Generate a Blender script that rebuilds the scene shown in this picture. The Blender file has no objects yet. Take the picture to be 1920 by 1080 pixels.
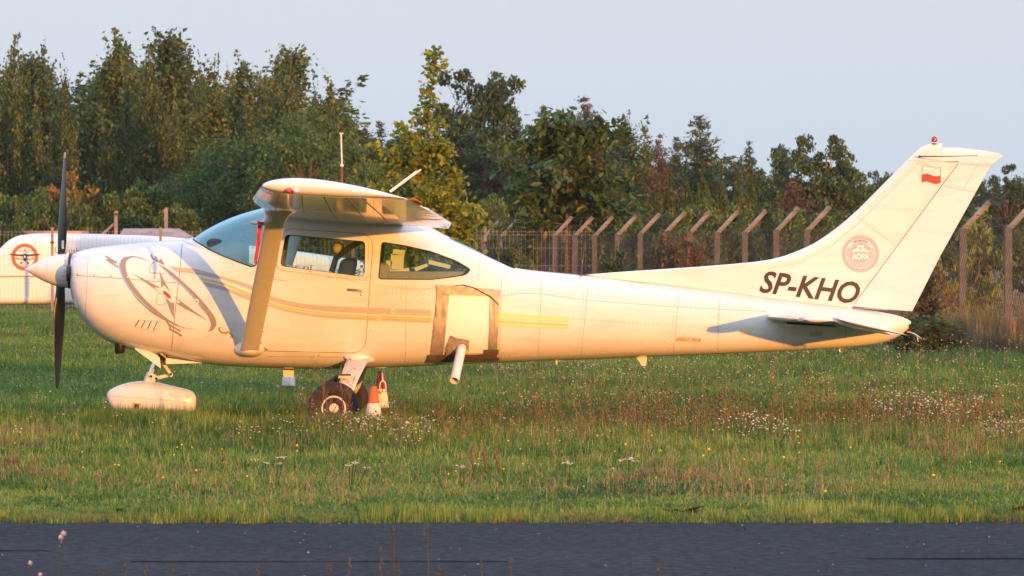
import bpy, bmesh, math, random
import numpy as np
from mathutils import Vector, Matrix, noise as mnoise
from mathutils.bvhtree import BVHTree
from mathutils.geometry import delaunay_2d_cdt

scene = bpy.context.scene
COL = scene.collection
R = math.radians

# ------------------------------------------------------------------ camera
CAMZ, FPX, HORY = 1.60, 9850.0, 461.0
cam_d = bpy.data.cameras.new('camera')
cam = bpy.data.objects.new('camera', cam_d)
COL.objects.link(cam)
cam.location = (0, 0, CAMZ)
cam.rotation_euler = (R(90), 0, 0)
cam_d.sensor_width = 36.0
cam_d.lens = FPX / 1920 * 36.0
cam_d.shift_y = -(540 - HORY) / 1920.0
cam_d.clip_start = 0.5
cam_d.clip_end = 6000
cam_d.dof.use_dof = True
cam_d.dof.focus_distance = 45.0
cam_d.dof.aperture_fstop = 16.0
scene.camera = cam

# ------------------------------------------------------------------ light
SUN_EL = R(3.9)
SUN_AZ = math.atan2(0.52, -1.0)            # towards the sun, clockwise from +Y
tosun = Vector((math.sin(SUN_AZ) * math.cos(SUN_EL), math.cos(SUN_AZ) * math.cos(SUN_EL), math.sin(SUN_EL)))
world = bpy.data.worlds.new('World')
scene.world = world
world.use_nodes = True
wn = world.node_tree.nodes
wl = world.node_tree.links
sky = wn.new('ShaderNodeTexSky')
sky.sky_type = 'NISHITA'
sky.sun_disc = False
sky.sun_elevation = SUN_EL
sky.sun_rotation = SUN_AZ
sky.air_density = 0.25
sky.dust_density = 0.3
sky.ozone_density = 0.3
# evening sky: the physical sky blended with a pale lavender-to-blue gradient, made brighter overhead
tcw = wn.new('ShaderNodeTexCoord')
sxyz = wn.new('ShaderNodeSeparateXYZ')
wl.new(tcw.outputs['Generated'], sxyz.inputs[0])
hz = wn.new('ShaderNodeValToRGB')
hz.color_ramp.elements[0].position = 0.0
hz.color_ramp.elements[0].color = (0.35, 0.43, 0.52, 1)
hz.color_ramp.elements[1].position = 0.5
hz.color_ramp.elements[1].color = (0.92, 0.97, 1.25, 1)  # overhead tone raised above the horizon tone as added fill on the aircraft
e_ = hz.color_ramp.elements.new(0.045); e_.color = (0.470, 0.480, 0.515, 1)
e_ = hz.color_ramp.elements.new(0.12); e_.color = (0.48, 0.49, 0.54, 1)
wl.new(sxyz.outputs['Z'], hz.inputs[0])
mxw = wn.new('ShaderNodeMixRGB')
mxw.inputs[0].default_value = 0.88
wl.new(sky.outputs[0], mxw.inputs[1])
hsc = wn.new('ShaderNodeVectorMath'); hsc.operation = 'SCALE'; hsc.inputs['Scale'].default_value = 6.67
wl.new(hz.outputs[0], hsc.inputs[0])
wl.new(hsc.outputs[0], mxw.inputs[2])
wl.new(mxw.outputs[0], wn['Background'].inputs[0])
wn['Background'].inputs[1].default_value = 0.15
sun_d = bpy.data.lights.new('sun', 'SUN')
sun_d.energy = 4.5
sun_d.angle = R(0.6)
sun_d.color = (1.0, 0.36, 0.042)
sun = bpy.data.objects.new('sun', sun_d)
COL.objects.link(sun)
sun.rotation_euler = (-tosun).to_track_quat('-Z', 'Y').to_euler()
scene.view_settings.view_transform = 'Standard'
scene.view_settings.look = 'None'
scene.view_settings.gamma = 1.0
scene.view_settings.use_curve_mapping = False
scene.view_settings.exposure = 0.55
scene.cycles.use_denoising = True
scene.cycles.max_bounces = 8
scene.cycles.transparent_max_bounces = 12

# ------------------------------------------------------------------ helpers
def W(px, py, d):
    return Vector(((px - 960.0) / FPX * d, d, CAMZ - (py - HORY) / FPX * d))

def XZ(px, py, d=46.0):
    p = W(px, py, d)
    return p.x, p.z

def link(o, parent=None):
    COL.objects.link(o)
    if parent is not None:
        o.parent = parent
    return o

def tag(o, label=None, cat=None, group=None, kind=None):
    if label: o['label'] = label
    if cat: o['category'] = cat
    if group: o['group'] = group
    if kind: o['kind'] = kind
    return o

def empty(name, loc, label, cat, group=None, rotz=0.0):
    o = bpy.data.objects.new(name, None)
    COL.objects.link(o)
    o.location = loc
    o.rotation_euler = (0, 0, rotz)
    o.empty_display_size = 0.2
    return tag(o, label, cat, group)

class MB:
    """collects verts/faces and makes one mesh object"""
    def __init__(self):
        self.v, self.f, self.t, self.m = [], [], [], []
    def add(self, verts, faces, tint=None, mi=0):
        b = len(self.v)
        self.v.extend([tuple(p) for p in verts])
        self.f.extend([tuple(i + b for i in f) for f in faces])
        self.m.extend([mi] * len(faces))
        if tint is not None:
            self.t.extend([tint] * len(verts))
        return self
    def box(self, x0, x1, y0, y1, z0, z1, mi=0):
        v = [(x, y, z) for z in (z0, z1) for y in (y0, y1) for x in (x0, x1)]
        f = [(0, 2, 3, 1), (4, 5, 7, 6), (0, 1, 5, 4), (2, 6, 7, 3), (0, 4, 6, 2), (1, 3, 7, 5)]
        return self.add(v, f, mi=mi)
    def tube(self, pts, radii, n=8, cap=True, mi=0, tint=None, squash=None):
        pts = [Vector(p) for p in pts]
        if not hasattr(radii, '__len__'):
            radii = [radii] * len(pts)
        vs, fs = [], []
        ref = None
        for i, p in enumerate(pts):
            d = (pts[min(i + 1, len(pts) - 1)] - pts[max(i - 1, 0)])
            if d.length < 1e-9: d = Vector((0, 0, 1))
            d.normalize()
            if ref is None:
                ref = Vector((0, 0, 1)) if abs(d.z) < 0.9 else Vector((1, 0, 0))
            a = (ref - d * ref.dot(d)).normalized()
            ref = a
            b = d.cross(a)
            for k in range(n):
                an = 2 * math.pi * k / n
                vs.append(p + a * math.cos(an) * radii[i] + b * math.sin(an) * radii[i])
        for i in range(len(pts) - 1):
            for k in range(n):
                k2 = (k + 1) % n
                fs.append((i * n + k, i * n + k2, (i + 1) * n + k2, (i + 1) * n + k))
        if cap:
            fs.append(tuple(range(n - 1, -1, -1)))
            fs.append(tuple((len(pts) - 1) * n + k for k in range(n)))
        return self.add(vs, fs, tint, mi)
    def lathe(self, prof, origin, axis, n=32, mi=0):
        """prof: (r, h) along the axis"""
        axis = Vector(axis).normalized()
        ref = Vector((0, 0, 1)) if abs(axis.z) < 0.9 else Vector((1, 0, 0))
        a = (ref - axis * ref.dot(axis)).normalized()
        b = axis.cross(a)
        o = Vector(origin)
        vs, fs = [], []
        for r, h in prof:
            for k in range(n):
                an = 2 * math.pi * k / n
                vs.append(o + axis * h + (a * math.cos(an) + b * math.sin(an)) * max(r, 1e-4))
        for i in range(len(prof) - 1):
            for k in range(n):
                k2 = (k + 1) % n
                fs.append((i * n + k, i * n + k2, (i + 1) * n + k2, (i + 1) * n + k))
        if prof[0][0] > 2e-3: fs.append(tuple(range(n - 1, -1, -1)))
        if prof[-1][0] > 2e-3: fs.append(tuple((len(prof) - 1) * n + k for k in range(n)))
        return self.add(vs, fs, mi=mi)
    def mesh(self, name, mats):
        me = bpy.data.meshes.new(name)
        me.from_pydata(self.v, [], self.f)
        if not isinstance(mats, (list, tuple)): mats = [mats]
        for m in mats: me.materials.append(m)
        if any(self.m):
            me.polygons.foreach_set('material_index', self.m)
        if self.t and len(self.t) == len(self.v):
            at = me.attributes.new('tint', 'FLOAT', 'POINT')
            at.data.foreach_set('value', self.t)
        return me
    def build(self, name, mats, parent=None, smooth=None, fixn=True):
        me = self.mesh(name, mats)
        if fixn:
            bm = bmesh.new(); bm.from_mesh(me)
            bmesh.ops.recalc_face_normals(bm, faces=bm.faces)
            bm.to_mesh(me); bm.free()
        shade(me, smooth)
        return link(bpy.data.objects.new(name, me), parent)

def shade(me, smooth):
    if smooth:
        me.polygons.foreach_set('use_smooth', [True] * len(me.polygons))
        if smooth < 180:
            me.set_sharp_from_angle(angle=R(smooth))
    me.update()

def np_mesh(name, verts, quads, mat, tint=None):
    """fast quads mesh from numpy"""
    me = bpy.data.meshes.new(name)
    nv, nf = len(verts), len(quads)
    k = quads.shape[1]
    me.vertices.add(nv)
    me.vertices.foreach_set('co', verts.astype(np.float32).ravel())
    me.loops.add(nf * k)
    me.loops.foreach_set('vertex_index', quads.astype(np.int32).ravel())
    me.polygons.add(nf)
    me.polygons.foreach_set('loop_start', np.arange(0, nf * k, k, dtype=np.int32))
    if tint is not None:
        at = me.attributes.new('tint', 'FLOAT', 'POINT')
        at.data.foreach_set('value', tint.astype(np.float32))
    me.materials.append(mat)
    me.update(calc_edges=True)
    return me

def pchip(xs, ys):
    xs = np.array(xs, float); ys = np.array(ys, float)
    h = np.diff(xs); dl = np.diff(ys) / h
    m = np.zeros(len(xs))
    for i in range(1, len(xs) - 1):
        if dl[i - 1] * dl[i] > 0:
            w1, w2 = 2 * h[i] + h[i - 1], h[i] + 2 * h[i - 1]
            m[i] = (w1 + w2) / (w1 / dl[i - 1] + w2 / dl[i])
    m[0], m[-1] = dl[0], dl[-1]
    def f(x):
        x = min(max(x, xs[0]), xs[-1])
        i = min(int(np.searchsorted(xs, x, 'right')) - 1, len(xs) - 2)
        t = (x - xs[i]) / h[i]
        return ((1 + 2 * t) * (1 - t) ** 2 * ys[i] + t * (1 - t) ** 2 * h[i] * m[i]
                + t * t * (3 - 2 * t) * ys[i + 1] + t * t * (t - 1) * h[i] * m[i + 1])
    return f

# ------------------------------------------------------------------ materials
def nodes_of(m):
    m.use_nodes = True
    nt = m.node_tree
    return nt, nt.nodes, nt.links, nt.nodes['Principled BSDF']

def mat(name, col, rough=0.5, metal=0.0, coat=0.0, bump=0.0, bscale=20.0, var=0.0, vscale=3.0, spec=0.5, coords='Object'):
    m = bpy.data.materials.new(name)
    nt, n, l, p = nodes_of(m)
    p.inputs['Base Color'].default_value = (*col, 1)
    p.inputs['Roughness'].default_value = rough
    p.inputs['Metallic'].default_value = metal
    p.inputs['Coat Weight'].default_value = coat
    p.inputs['Coat Roughness'].default_value = 0.06
    p.inputs['Specular IOR Level'].default_value = spec
    if bump or var:
        tc = n.new('ShaderNodeTexCoord')
    if var:
        nz = n.new('ShaderNodeTexNoise'); nz.inputs['Scale'].default_value = vscale; nz.inputs['Detail'].default_value = 6
        l.new(tc.outputs[coords], nz.inputs['Vector'])
        rp = n.new('ShaderNodeValToRGB')
        rp.color_ramp.elements[0].position = 0.3; rp.color_ramp.elements[1].position = 0.7
        rp.color_ramp.elements[0].color = (*[c * (1 - var) for c in col], 1)
        rp.color_ramp.elements[1].color = (*[min(1, c * (1 + var)) for c in col], 1)
        l.new(nz.outputs['Fac'], rp.inputs[0]); l.new(rp.outputs[0], p.inputs['Base Color'])
    if bump:
        nb = n.new('ShaderNodeTexNoise'); nb.inputs['Scale'].default_value = bscale; nb.inputs['Detail'].default_value = 4
        l.new(tc.outputs[coords], nb.inputs['Vector'])
        bp = n.new('ShaderNodeBump'); bp.inputs['Strength'].default_value = bump; bp.inputs['Distance'].default_value = 0.02
        l.new(nb.outputs['Fac'], bp.inputs['Height']); l.new(bp.outputs[0], p.inputs['Normal'])
    return m

def leaf_mat(name, c0, c1, c2, trans=0.3, rough=0.5, vary=0.24):
    """leaf colours picked per leaf by the 'tint' attribute, with per-tree variation"""
    m = bpy.data.materials.new(name)
    nt, n, l, p = nodes_of(m)
    n.remove(p)
    out = n['Material Output']
    at = n.new('ShaderNodeAttribute'); at.attribute_name = 'tint'
    rp = n.new('ShaderNodeValToRGB')
    rp.color_ramp.elements[0].color = (*c0, 1)
    rp.color_ramp.elements[1].color = (*c2, 1)
    e = rp.color_ramp.elements.new(0.55); e.color = (*c1, 1)
    oi = n.new('ShaderNodeObjectInfo')
    ma = n.new('ShaderNodeMath'); ma.operation = 'MULTIPLY_ADD'
    l.new(oi.outputs['Random'], ma.inputs[0]); ma.inputs[1].default_value = vary
    sb = n.new('ShaderNodeMath'); sb.operation = 'SUBTRACT'
    l.new(at.outputs['Fac'], sb.inputs[0]); sb.inputs[1].default_value = vary / 2
    l.new(sb.outputs[0], ma.inputs[2])
    l.new(ma.outputs[0], rp.inputs[0])
    df = n.new('ShaderNodeBsdfDiffuse'); tr = n.new('ShaderNodeBsdfTranslucent'); gl = n.new('ShaderNodeBsdfGlossy')
    gl.inputs['Roughness'].default_value = rough
    gl.inputs['Color'].default_value = (1, 1, 1, 1)
    l.new(rp.outputs[0], df.inputs[0]); l.new(rp.outputs[0], tr.inputs[0])
    mx = n.new('ShaderNodeMixShader'); mx.inputs[0].default_value = trans
    l.new(df.outputs[0], mx.inputs[1]); l.new(tr.outputs[0], mx.inputs[2])
    m2 = n.new('ShaderNodeMixShader'); m2.inputs[0].default_value = 0.03
    l.new(mx.outputs[0], m2.inputs[1]); l.new(gl.outputs[0], m2.inputs[2])
    l.new(m2.outputs[0], out.inputs[0])
    return m

def glass_mat(name, tint, refl=1.0, base=0.0, dust=0.0, dustcol=(0.3, 0.5, 0.52)):
    """thin tinted pane: clear transmission, Fresnel reflection and a little dust"""
    m = bpy.data.materials.new(name)
    nt, n, l, p = nodes_of(m)
    n.remove(p)
    out = n['Material Output']
    tr = n.new('ShaderNodeBsdfTransparent'); tr.inputs[0].default_value = (*tint, 1)
    gl = n.new('ShaderNodeBsdfGlossy'); gl.inputs['Roughness'].default_value = 0.03
    gl.inputs['Color'].default_value = (0.55, 0.92, 1.0, 1)
    df = n.new('ShaderNodeBsdfDiffuse'); df.inputs[0].default_value = (*dustcol, 1)
    m0 = n.new('ShaderNodeMixShader'); m0.inputs[0].default_value = dust
    l.new(tr.outputs[0], m0.inputs[1]); l.new(df.outputs[0], m0.inputs[2])
    fr = n.new('ShaderNodeFresnel'); fr.inputs['IOR'].default_value = 1.5
    mu = n.new('ShaderNodeMath'); mu.operation = 'MULTIPLY_ADD'; mu.inputs[1].default_value = refl; mu.inputs[2].default_value = base; mu.use_clamp = True
    l.new(fr.outputs[0], mu.inputs[0])
    mx = n.new('ShaderNodeMixShader')
    l.new(mu.outputs[0], mx.inputs[0]); l.new(m0.outputs[0], mx.inputs[1]); l.new(gl.outputs[0], mx.inputs[2])
    l.new(mx.outputs[0], out.inputs[0])
    return m

def paint_mat(name, col=(0.71, 0.70, 0.68)):
    """white aircraft paint: glossy, faint dirt streaks and slight waviness of the skin"""
    m = bpy.data.materials.new(name)
    nt, n, l, p = nodes_of(m)
    p.inputs['Roughness'].default_value = 0.16
    p.inputs['Coat Weight'].default_value = 0.6
    p.inputs['Coat Roughness'].default_value = 0.025
    tc = n.new('ShaderNodeTexCoord')
    mp = n.new('ShaderNodeMapping'); mp.inputs['Scale'].default_value = (1.2, 1.0, 5.0)
    l.new(tc.outputs['Object'], mp.inputs[0])
    nz = n.new('ShaderNodeTexNoise'); nz.inputs['Scale'].default_value = 2.2; nz.inputs['Detail'].default_value = 8; nz.inputs['Roughness'].default_value = 0.65
    l.new(mp.outputs[0], nz.inputs['Vector'])
    rp = n.new('ShaderNodeValToRGB')
    rp.color_ramp.elements[0].position = 0.26; rp.color_ramp.elements[1].position = 0.54
    rp.color_ramp.elements[0].color = (col[0] * 0.87, col[1] * 0.85, col[2] * 0.81, 1)
    rp.color_ramp.elements[1].color = (*col, 1)
    l.new(nz.outputs['Fac'], rp.inputs[0]); l.new(rp.outputs[0], p.inputs['Base Color'])
    nb = n.new('ShaderNodeTexNoise'); nb.inputs['Scale'].default_value = 4.5; nb.inputs['Detail'].default_value = 2
    l.new(tc.outputs['Object'], nb.inputs['Vector'])
    bp = n.new('ShaderNodeBump'); bp.inputs['Strength'].default_value = 0.06; bp.inputs['Distance'].default_value = 0.03
    l.new(nb.outputs['Fac'], bp.inputs['Height'])
    l.new(bp.outputs[0], p.inputs['Normal']); l.new(bp.outputs[0], p.inputs['Coat Normal'])
    return m

M = {}
M['paint'] = paint_mat('white_aircraft_paint')
M['interior'] = mat('cabin_lining', (0.16, 0.155, 0.14), 0.8)
M['rubber'] = mat('black_rubber', (0.014, 0.014, 0.015), 0.6)
M['tyre'] = mat('tyre_rubber', (0.02, 0.019, 0.018), 0.75, bump=0.2, bscale=30, var=0.25, vscale=8)
M['black'] = mat('satin_black', (0.012, 0.012, 0.013), 0.35, coat=0.2)
M['glass'] = glass_mat('tinted_window', (0.74, 0.88, 0.85), 1.0, 0.0, 0.03)
M['wsglass'] = glass_mat('windshield_plexiglass', (0.62, 0.88, 0.92), 1.6, 0.14, 0.14, (0.10, 0.40, 0.46))
M['chrome'] = mat('bare_metal', (0.75, 0.74, 0.72), 0.22, 1.0)
M['alu'] = mat('dull_aluminium', (0.55, 0.54, 0.52), 0.45, 0.9, bump=0.1)
M['gearpaint'] = mat('old_white_paint', (0.72, 0.70, 0.66), 0.4, var=0.12, vscale=14)
M['stripe'] = mat('grey_stripe_film', (0.42, 0.39, 0.34), 0.4)
M['emblem'] = mat('grey_emblem_film', (0.25, 0.225, 0.21), 0.4)
M['sand'] = mat('sand_stripe_film', (0.76, 0.62, 0.32), 0.4)
M['yellow'] = mat('yellow_film', (0.80, 0.50, 0.03), 0.4)
M['blue'] = mat('blue_film', (0.20, 0.45, 0.68), 0.4)
M['red'] = mat('red_film', (0.70, 0.03, 0.02), 0.4)
M['regblack'] = mat('registration_black', (0.022, 0.02, 0.02), 0.4)
M['seam'] = mat('panel_gap', (0.055, 0.045, 0.035), 0.7)
M['softseam'] = mat('panel_lap', (0.42, 0.35, 0.29), 0.6)
M['rivet'] = mat('rivet_heads', (0.46, 0.40, 0.34), 0.5)
M['pink'] = mat('faded_red_film', (0.78, 0.36, 0.42), 0.45)
M['navy'] = mat('faded_navy_film', (0.22, 0.22, 0.42), 0.45)
M['whitefilm'] = mat('white_film', (0.80, 0.78, 0.74), 0.4)
M['tape'] = mat('silver_tape', (0.34, 0.29, 0.235), 0.48, 0.25, bump=0.15, bscale=9, var=0.2, vscale=12)
M['tapedark'] = mat('brown_tape', (0.17, 0.135, 0.10), 0.35, 0.3, bump=0.5, bscale=14, var=0.2, vscale=12)
M['plastic'] = mat('pale_plastic', (0.72, 0.70, 0.68), 0.4)
M['redglass'] = mat('red_lens', (0.42, 0.004, 0.008), 0.12, coat=1.0)
M['lens'] = mat('clear_lens', (0.75, 0.75, 0.75), 0.08, 0.6)
M['ribbon'] = mat('red_ribbon', (0.62, 0.035, 0.03), 0.7)
M['seat'] = mat('black_seat_cloth', (0.02, 0.018, 0.017), 0.85)
M['seatgrey'] = mat('grey_seat_cloth', (0.32, 0.30, 0.27), 0.85)
M['headrest'] = mat('tan_headrest', (0.55, 0.45, 0.22), 0.7)
M['dash'] = mat('dark_dashboard', (0.035, 0.042, 0.05), 0.7)
M['paper'] = mat('paper', (0.72, 0.74, 0.62), 0.8)
M['coneorange'] = mat('orange_plastic', (0.55, 0.11, 0.035), 0.5, var=0.25, vscale=18)
M['conewhite'] = mat('white_reflective_sleeve', (0.68, 0.64, 0.58), 0.5, var=0.25, vscale=25)
M['conedark'] = mat('dirty_red_plastic', (0.20, 0.05, 0.035), 0.6, var=0.3, vscale=18)
# ================================================================== setting
def ground_mat(name, cols, scales, rough=0.95, bump=0.3):
    m = bpy.data.materials.new(name)
    nt, n, l, p = nodes_of(m)
    p.inputs['Roughness'].default_value = rough
    p.inputs['Specular IOR Level'].default_value = 0.2
    tc = n.new('ShaderNodeTexCoord')
    a = n.new('ShaderNodeTexNoise'); a.inputs['Scale'].default_value = scales[0]; a.inputs['Detail'].default_value = 8
    b = n.new('ShaderNodeTexNoise'); b.inputs['Scale'].default_value = scales[1]; b.inputs['Detail'].default_value = 4
    l.new(tc.outputs['Object'], a.inputs['Vector']); l.new(tc.outputs['Object'], b.inputs['Vector'])
    mx = n.new('ShaderNodeMath'); mx.operation = 'MULTIPLY_ADD'; mx.inputs[1].default_value = 0.5
    hf = n.new('ShaderNodeMath'); hf.operation = 'MULTIPLY'; hf.inputs[1].default_value = 0.5
    l.new(a.outputs['Fac'], mx.inputs[0]); l.new(b.outputs['Fac'], hf.inputs[0]); l.new(hf.outputs[0], mx.inputs[2])
    rp = n.new('ShaderNodeValToRGB')
    rp.color_ramp.elements[0].position = 0.36; rp.color_ramp.elements[1].position = 0.64
    rp.color_ramp.elements[0].color = (*cols[0], 1); rp.color_ramp.elements[1].color = (*cols[-1], 1)
    if len(cols) == 3:
        e = rp.color_ramp.elements.new(0.5); e.color = (*cols[1], 1)
    l.new(mx.outputs[0], rp.inputs[0]); l.new(rp.outputs[0], p.inputs['Base Color'])
    bp = n.new('ShaderNodeBump'); bp.inputs['Strength'].default_value = bump; bp.inputs['Distance'].default_value = 0.05
    l.new(b.outputs['Fac'], bp.inputs['Height']); l.new(bp.outputs[0], p.inputs['Normal'])
    return m

def sheet(name, x0, x1, y0, y1, z, m):
    b = MB(); b.add([(x0, y0, z), (x1, y0, z), (x1, y1, z), (x0, y1, z)], [(0, 1, 2, 3)])
    return tag(b.build(name, m, fixn=False), kind='structure')

M['soil'] = ground_mat('meadow_soil', [(0.035, 0.065, 0.016), (0.055, 0.085, 0.022), (0.085, 0.085, 0.035)], (0.35, 6.0))
M['field'] = ground_mat('dry_field', [(0.14, 0.085, 0.06), (0.20, 0.125, 0.085), (0.24, 0.17, 0.10)], (0.05, 0.6))

# asphalt: dark, grainy with pale chips, joints and a worn lighter band
def asphalt_mat():
    m = bpy.data.materials.new('asphalt')
    nt, n, l, p = nodes_of(m)
    p.inputs['Roughness'].default_value = 1.0
    p.inputs['Specular IOR Level'].default_value = 0.06
    tc = n.new('ShaderNodeTexCoord')
    a = n.new('ShaderNodeTexNoise'); a.inputs['Scale'].default_value = 0.35; a.inputs['Detail'].default_value = 6
    v = n.new('ShaderNodeTexNoise'); v.inputs['Scale'].default_value = 13; v.inputs['Detail'].default_value = 5; v.inputs['Roughness'].default_value = 0.85
    l.new(tc.outputs['Object'], a.inputs['Vector']); l.new(tc.outputs['Object'], v.inputs['Vector'])
    rp = n.new('ShaderNodeValToRGB')
    rp.color_ramp.elements[0].position = 0.3; rp.color_ramp.elements[1].position = 0.7
    rp.color_ramp.elements[0].color = (0.021, 0.028, 0.033, 1); rp.color_ramp.elements[1].color = (0.034, 0.040, 0.043, 1)
    l.new(a.outputs['Fac'], rp.inputs[0])
    r2 = n.new('ShaderNodeValToRGB')
    r2.color_ramp.elements[0].position = 0.35; r2.color_ramp.elements[1].position = 0.66
    r2.color_ramp.elements[0].color = (0.45, 0.45, 0.45, 1); r2.color_ramp.elements[1].color = (1.9, 1.9, 1.95, 1)
    l.new(v.outputs['Fac'], r2.inputs[0])
    mm = n.new('ShaderNodeMixRGB'); mm.blend_type = 'MULTIPLY'; mm.inputs[0].default_value = 1
    l.new(rp.outputs[0], mm.inputs[1]); l.new(r2.outputs[0], mm.inputs[2])
    l.new(mm.outputs[0], p.inputs['Base Color'])
    bp = n.new('ShaderNodeBump'); bp.inputs['Strength'].default_value = 0.35; bp.inputs['Distance'].default_value = 0.01
    l.new(v.outputs['Fac'], bp.inputs['Height']); l.new(bp.outputs[0], p.inputs['Normal'])
    return m
M['asphalt'] = asphalt_mat()

ROAD0, ROAD1 = 21.5, 30.4
sheet('ground', -2500, 2500, -600, 4000, 0.0, M['soil'])
fld = MB(); fld.add([(-400, 260, .006), (-31, 247, .006), (-3.4, 148, .006), (1.0, 118, .006), (6.7, 78, .006), (12, 40, .006), (500, 40, .006), (500, 900, .006), (-400, 900, .006)], [tuple(range(9))])
tag(fld.build('field', M['field'], fixn=False), kind='structure')

# road sheet with an uneven far edge
rng = random.Random(5)
rb = MB()
xs = np.arange(-30, 30.01, 0.12)
vv = [(float(x), ROAD0, .008) for x in xs] + [(float(x), ROAD1 + 0.05 * mnoise.noise((float(x) * 1.3, 0, 0)) + 0.03 * mnoise.noise((float(x) * 6, 3, 0)), .008) for x in xs]
nn = len(xs)
rb.add(vv, [(i, i + 1, nn + i + 1, nn + i) for i in range(nn - 1)])
road = tag(rb.build('road', M['asphalt'], fixn=False), kind='structure')
# longitudinal construction joint and pale chips in the asphalt
jb = MB()
for (pa, pb, dd) in ((245, 960, 26.45), (1620, 2100, 26.7), (-300, 120, 27.4)):
    xa, xb = (pa - 960) / FPX * dd, (pb - 960) / FPX * dd
    k = np.arange(xa, xb, 0.1)
    vv = []
    for x in k:
        w = 0.022 + 0.018 * mnoise.noise((float(x) * 3, dd, 0)); y = dd + 0.02 * mnoise.noise((float(x) * .8, 1, dd))
        vv += [(float(x), y - w, .012), (float(x), y + w, .012)]
    jb.add(vv, [(2 * i, 2 * i + 2, 2 * i + 3, 2 * i + 1) for i in range(len(k) - 1)])
jb.build('joint', mat('bitumen_joint', (0.013, 0.015, 0.016), 1.0, spec=0.0), road, fixn=False)
cb = MB()
for i in range(170):
    y = ROAD0 + 2 + rng.random() ** .8 * (ROAD1 - ROAD0 - 2.05); x = rng.uniform(-4.5, 4.5)
    s = rng.uniform(.004, .009) * (1.5 if rng.random() < .06 else 1); a = rng.random() * 6.3
    pts = [(x + s * math.cos(a + q), y + s * 2.0 * math.sin(a + q), .010 + (.012 if q == 0 else .004) * rng.random()) for q in (0, 1.6, 3.1, 4.6)]
    cb.add(pts, [(0, 1, 2, 3)])
tag(cb.build('stone_chips', mat('pale_stone', (0.18, 0.18, 0.18), 0.7), road, fixn=False), kind='stuff')
# ================================================================== the aircraft
D0 = 46.0
air = empty('light_aircraft', (-0.9, D0, 0), 'white high wing single engine light aircraft parked on the grass', 'aircraft')
bpy.context.view_layer.update()
AINV = air.matrix_world.inverted()

def apart(o, parent=None, label=None):
    """parent a mesh built in world coordinates to the aircraft (or to one of its parts)"""
    p = parent or air
    o.data.transform(AINV)
    o.parent = p
    if label: o['label'] = label
    return o

# stations: px, top, bottom, half width, exponent
ST = [(134, 479, 546, .185, 2.2), (138, 475.5, 562, .33, 2.3), (146, 471.5, 583, .42, 2.4), (160, 467.5, 605, .475, 2.45), (185, 462.8, 629, .52, 2.5),
      (220, 458.5, 647.5, .545, 2.6), (260, 454.5, 659.5, .555, 2.7), (300, 451.5, 668, .56, 2.8), (340, 449, 674.5, .565, 2.9), (360, 446, 678, .57, 3.0),
      (380, 433, 681, .575, 3.0), (400, 421.5, 684, .58, 3.0), (440, 403.5, 687, .585, 3.0), (480, 391, 689, .585, 3.1), (520, 382, 690, .585, 3.3), (600, 378, 691.5, .585, 3.4),
      (700, 386, 690, .575, 3.3), (780, 412, 687, .56, 3.1), (838, 442, 684, .535, 2.9), (880, 461, 682.5, .51, 2.8), (930, 486, 680.5, .475, 2.7),
      (970, 502.5, 679, .45, 2.6), (1010, 508, 677, .425, 2.5), (1090, 516, 674.5, .385, 2.4), (1200, 530, 670, .335, 2.4), (1300, 542, 666, .29, 2.4),
      (1400, 555, 661.5, .245, 2.4), (1500, 566, 657, .20, 2.4), (1600, 577.5, 650.5, .15, 2.3), (1650, 585, 643.5, .12, 2.2), (1685, 592, 631, .08, 2.1), (1703, 599, 617, .035, 2.0)]
fT, fB, fW, fN = [pchip([s[0] for s in ST], [s[k] for s in ST]) for k in (1, 2, 3, 4)]
NA = 72
def ring(px, inset=0.0, dy=0.0):
    x, zt = XZ(px, fT(px)); _, zb = XZ(px, fB(px))
    zc, hh, hw, n = (zt + zb) / 2, (zt - zb) / 2 - inset, fW(px) - inset, fN(px)
    # widest a little above the middle in the cabin
    out = []
    for k in range(NA):
        t = 2 * math.pi * k / NA
        c, s = math.cos(t), math.sin(t)
        y = hw * math.copysign(abs(c) ** (2 / n), c)
        z = zc + hh * math.copysign(abs(s) ** (2 / n), s)
        out.append((x, D0 + y, z))
    return out
def loft(pxs, inset=0.0, mi=0, cap0=True, cap1=True):
    b = MB(); vs = []; fs = []
    for p in pxs: vs += ring(p, inset)
    for i in range(len(pxs) - 1):
        for k in range(NA):
            k2 = (k + 1) % NA
            fs.append((i * NA + k, i * NA + k2, (i + 1) * NA + k2, (i + 1) * NA + k))
    if cap0: fs.append(tuple(range(NA - 1, -1, -1)))
    if cap1: fs.append(tuple((len(pxs) - 1) * NA + k for k in range(NA)))
    b.add(vs, fs, mi=mi)
    return b
def pxrange(a, b, step):
    n = max(2, int(round((b - a) / step)) + 1)
    return list(np.linspace(a, b, n))
FIRE = 331.0
cowl_px = [134, 134.8, 136, 138, 141, 145, 150, 156] + pxrange(163, FIRE, 8)
fus_px = pxrange(FIRE, 1090, 8) + pxrange(1100, 1650, 14) + [1660, 1670, 1680, 1690, 1697, 1703]

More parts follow.
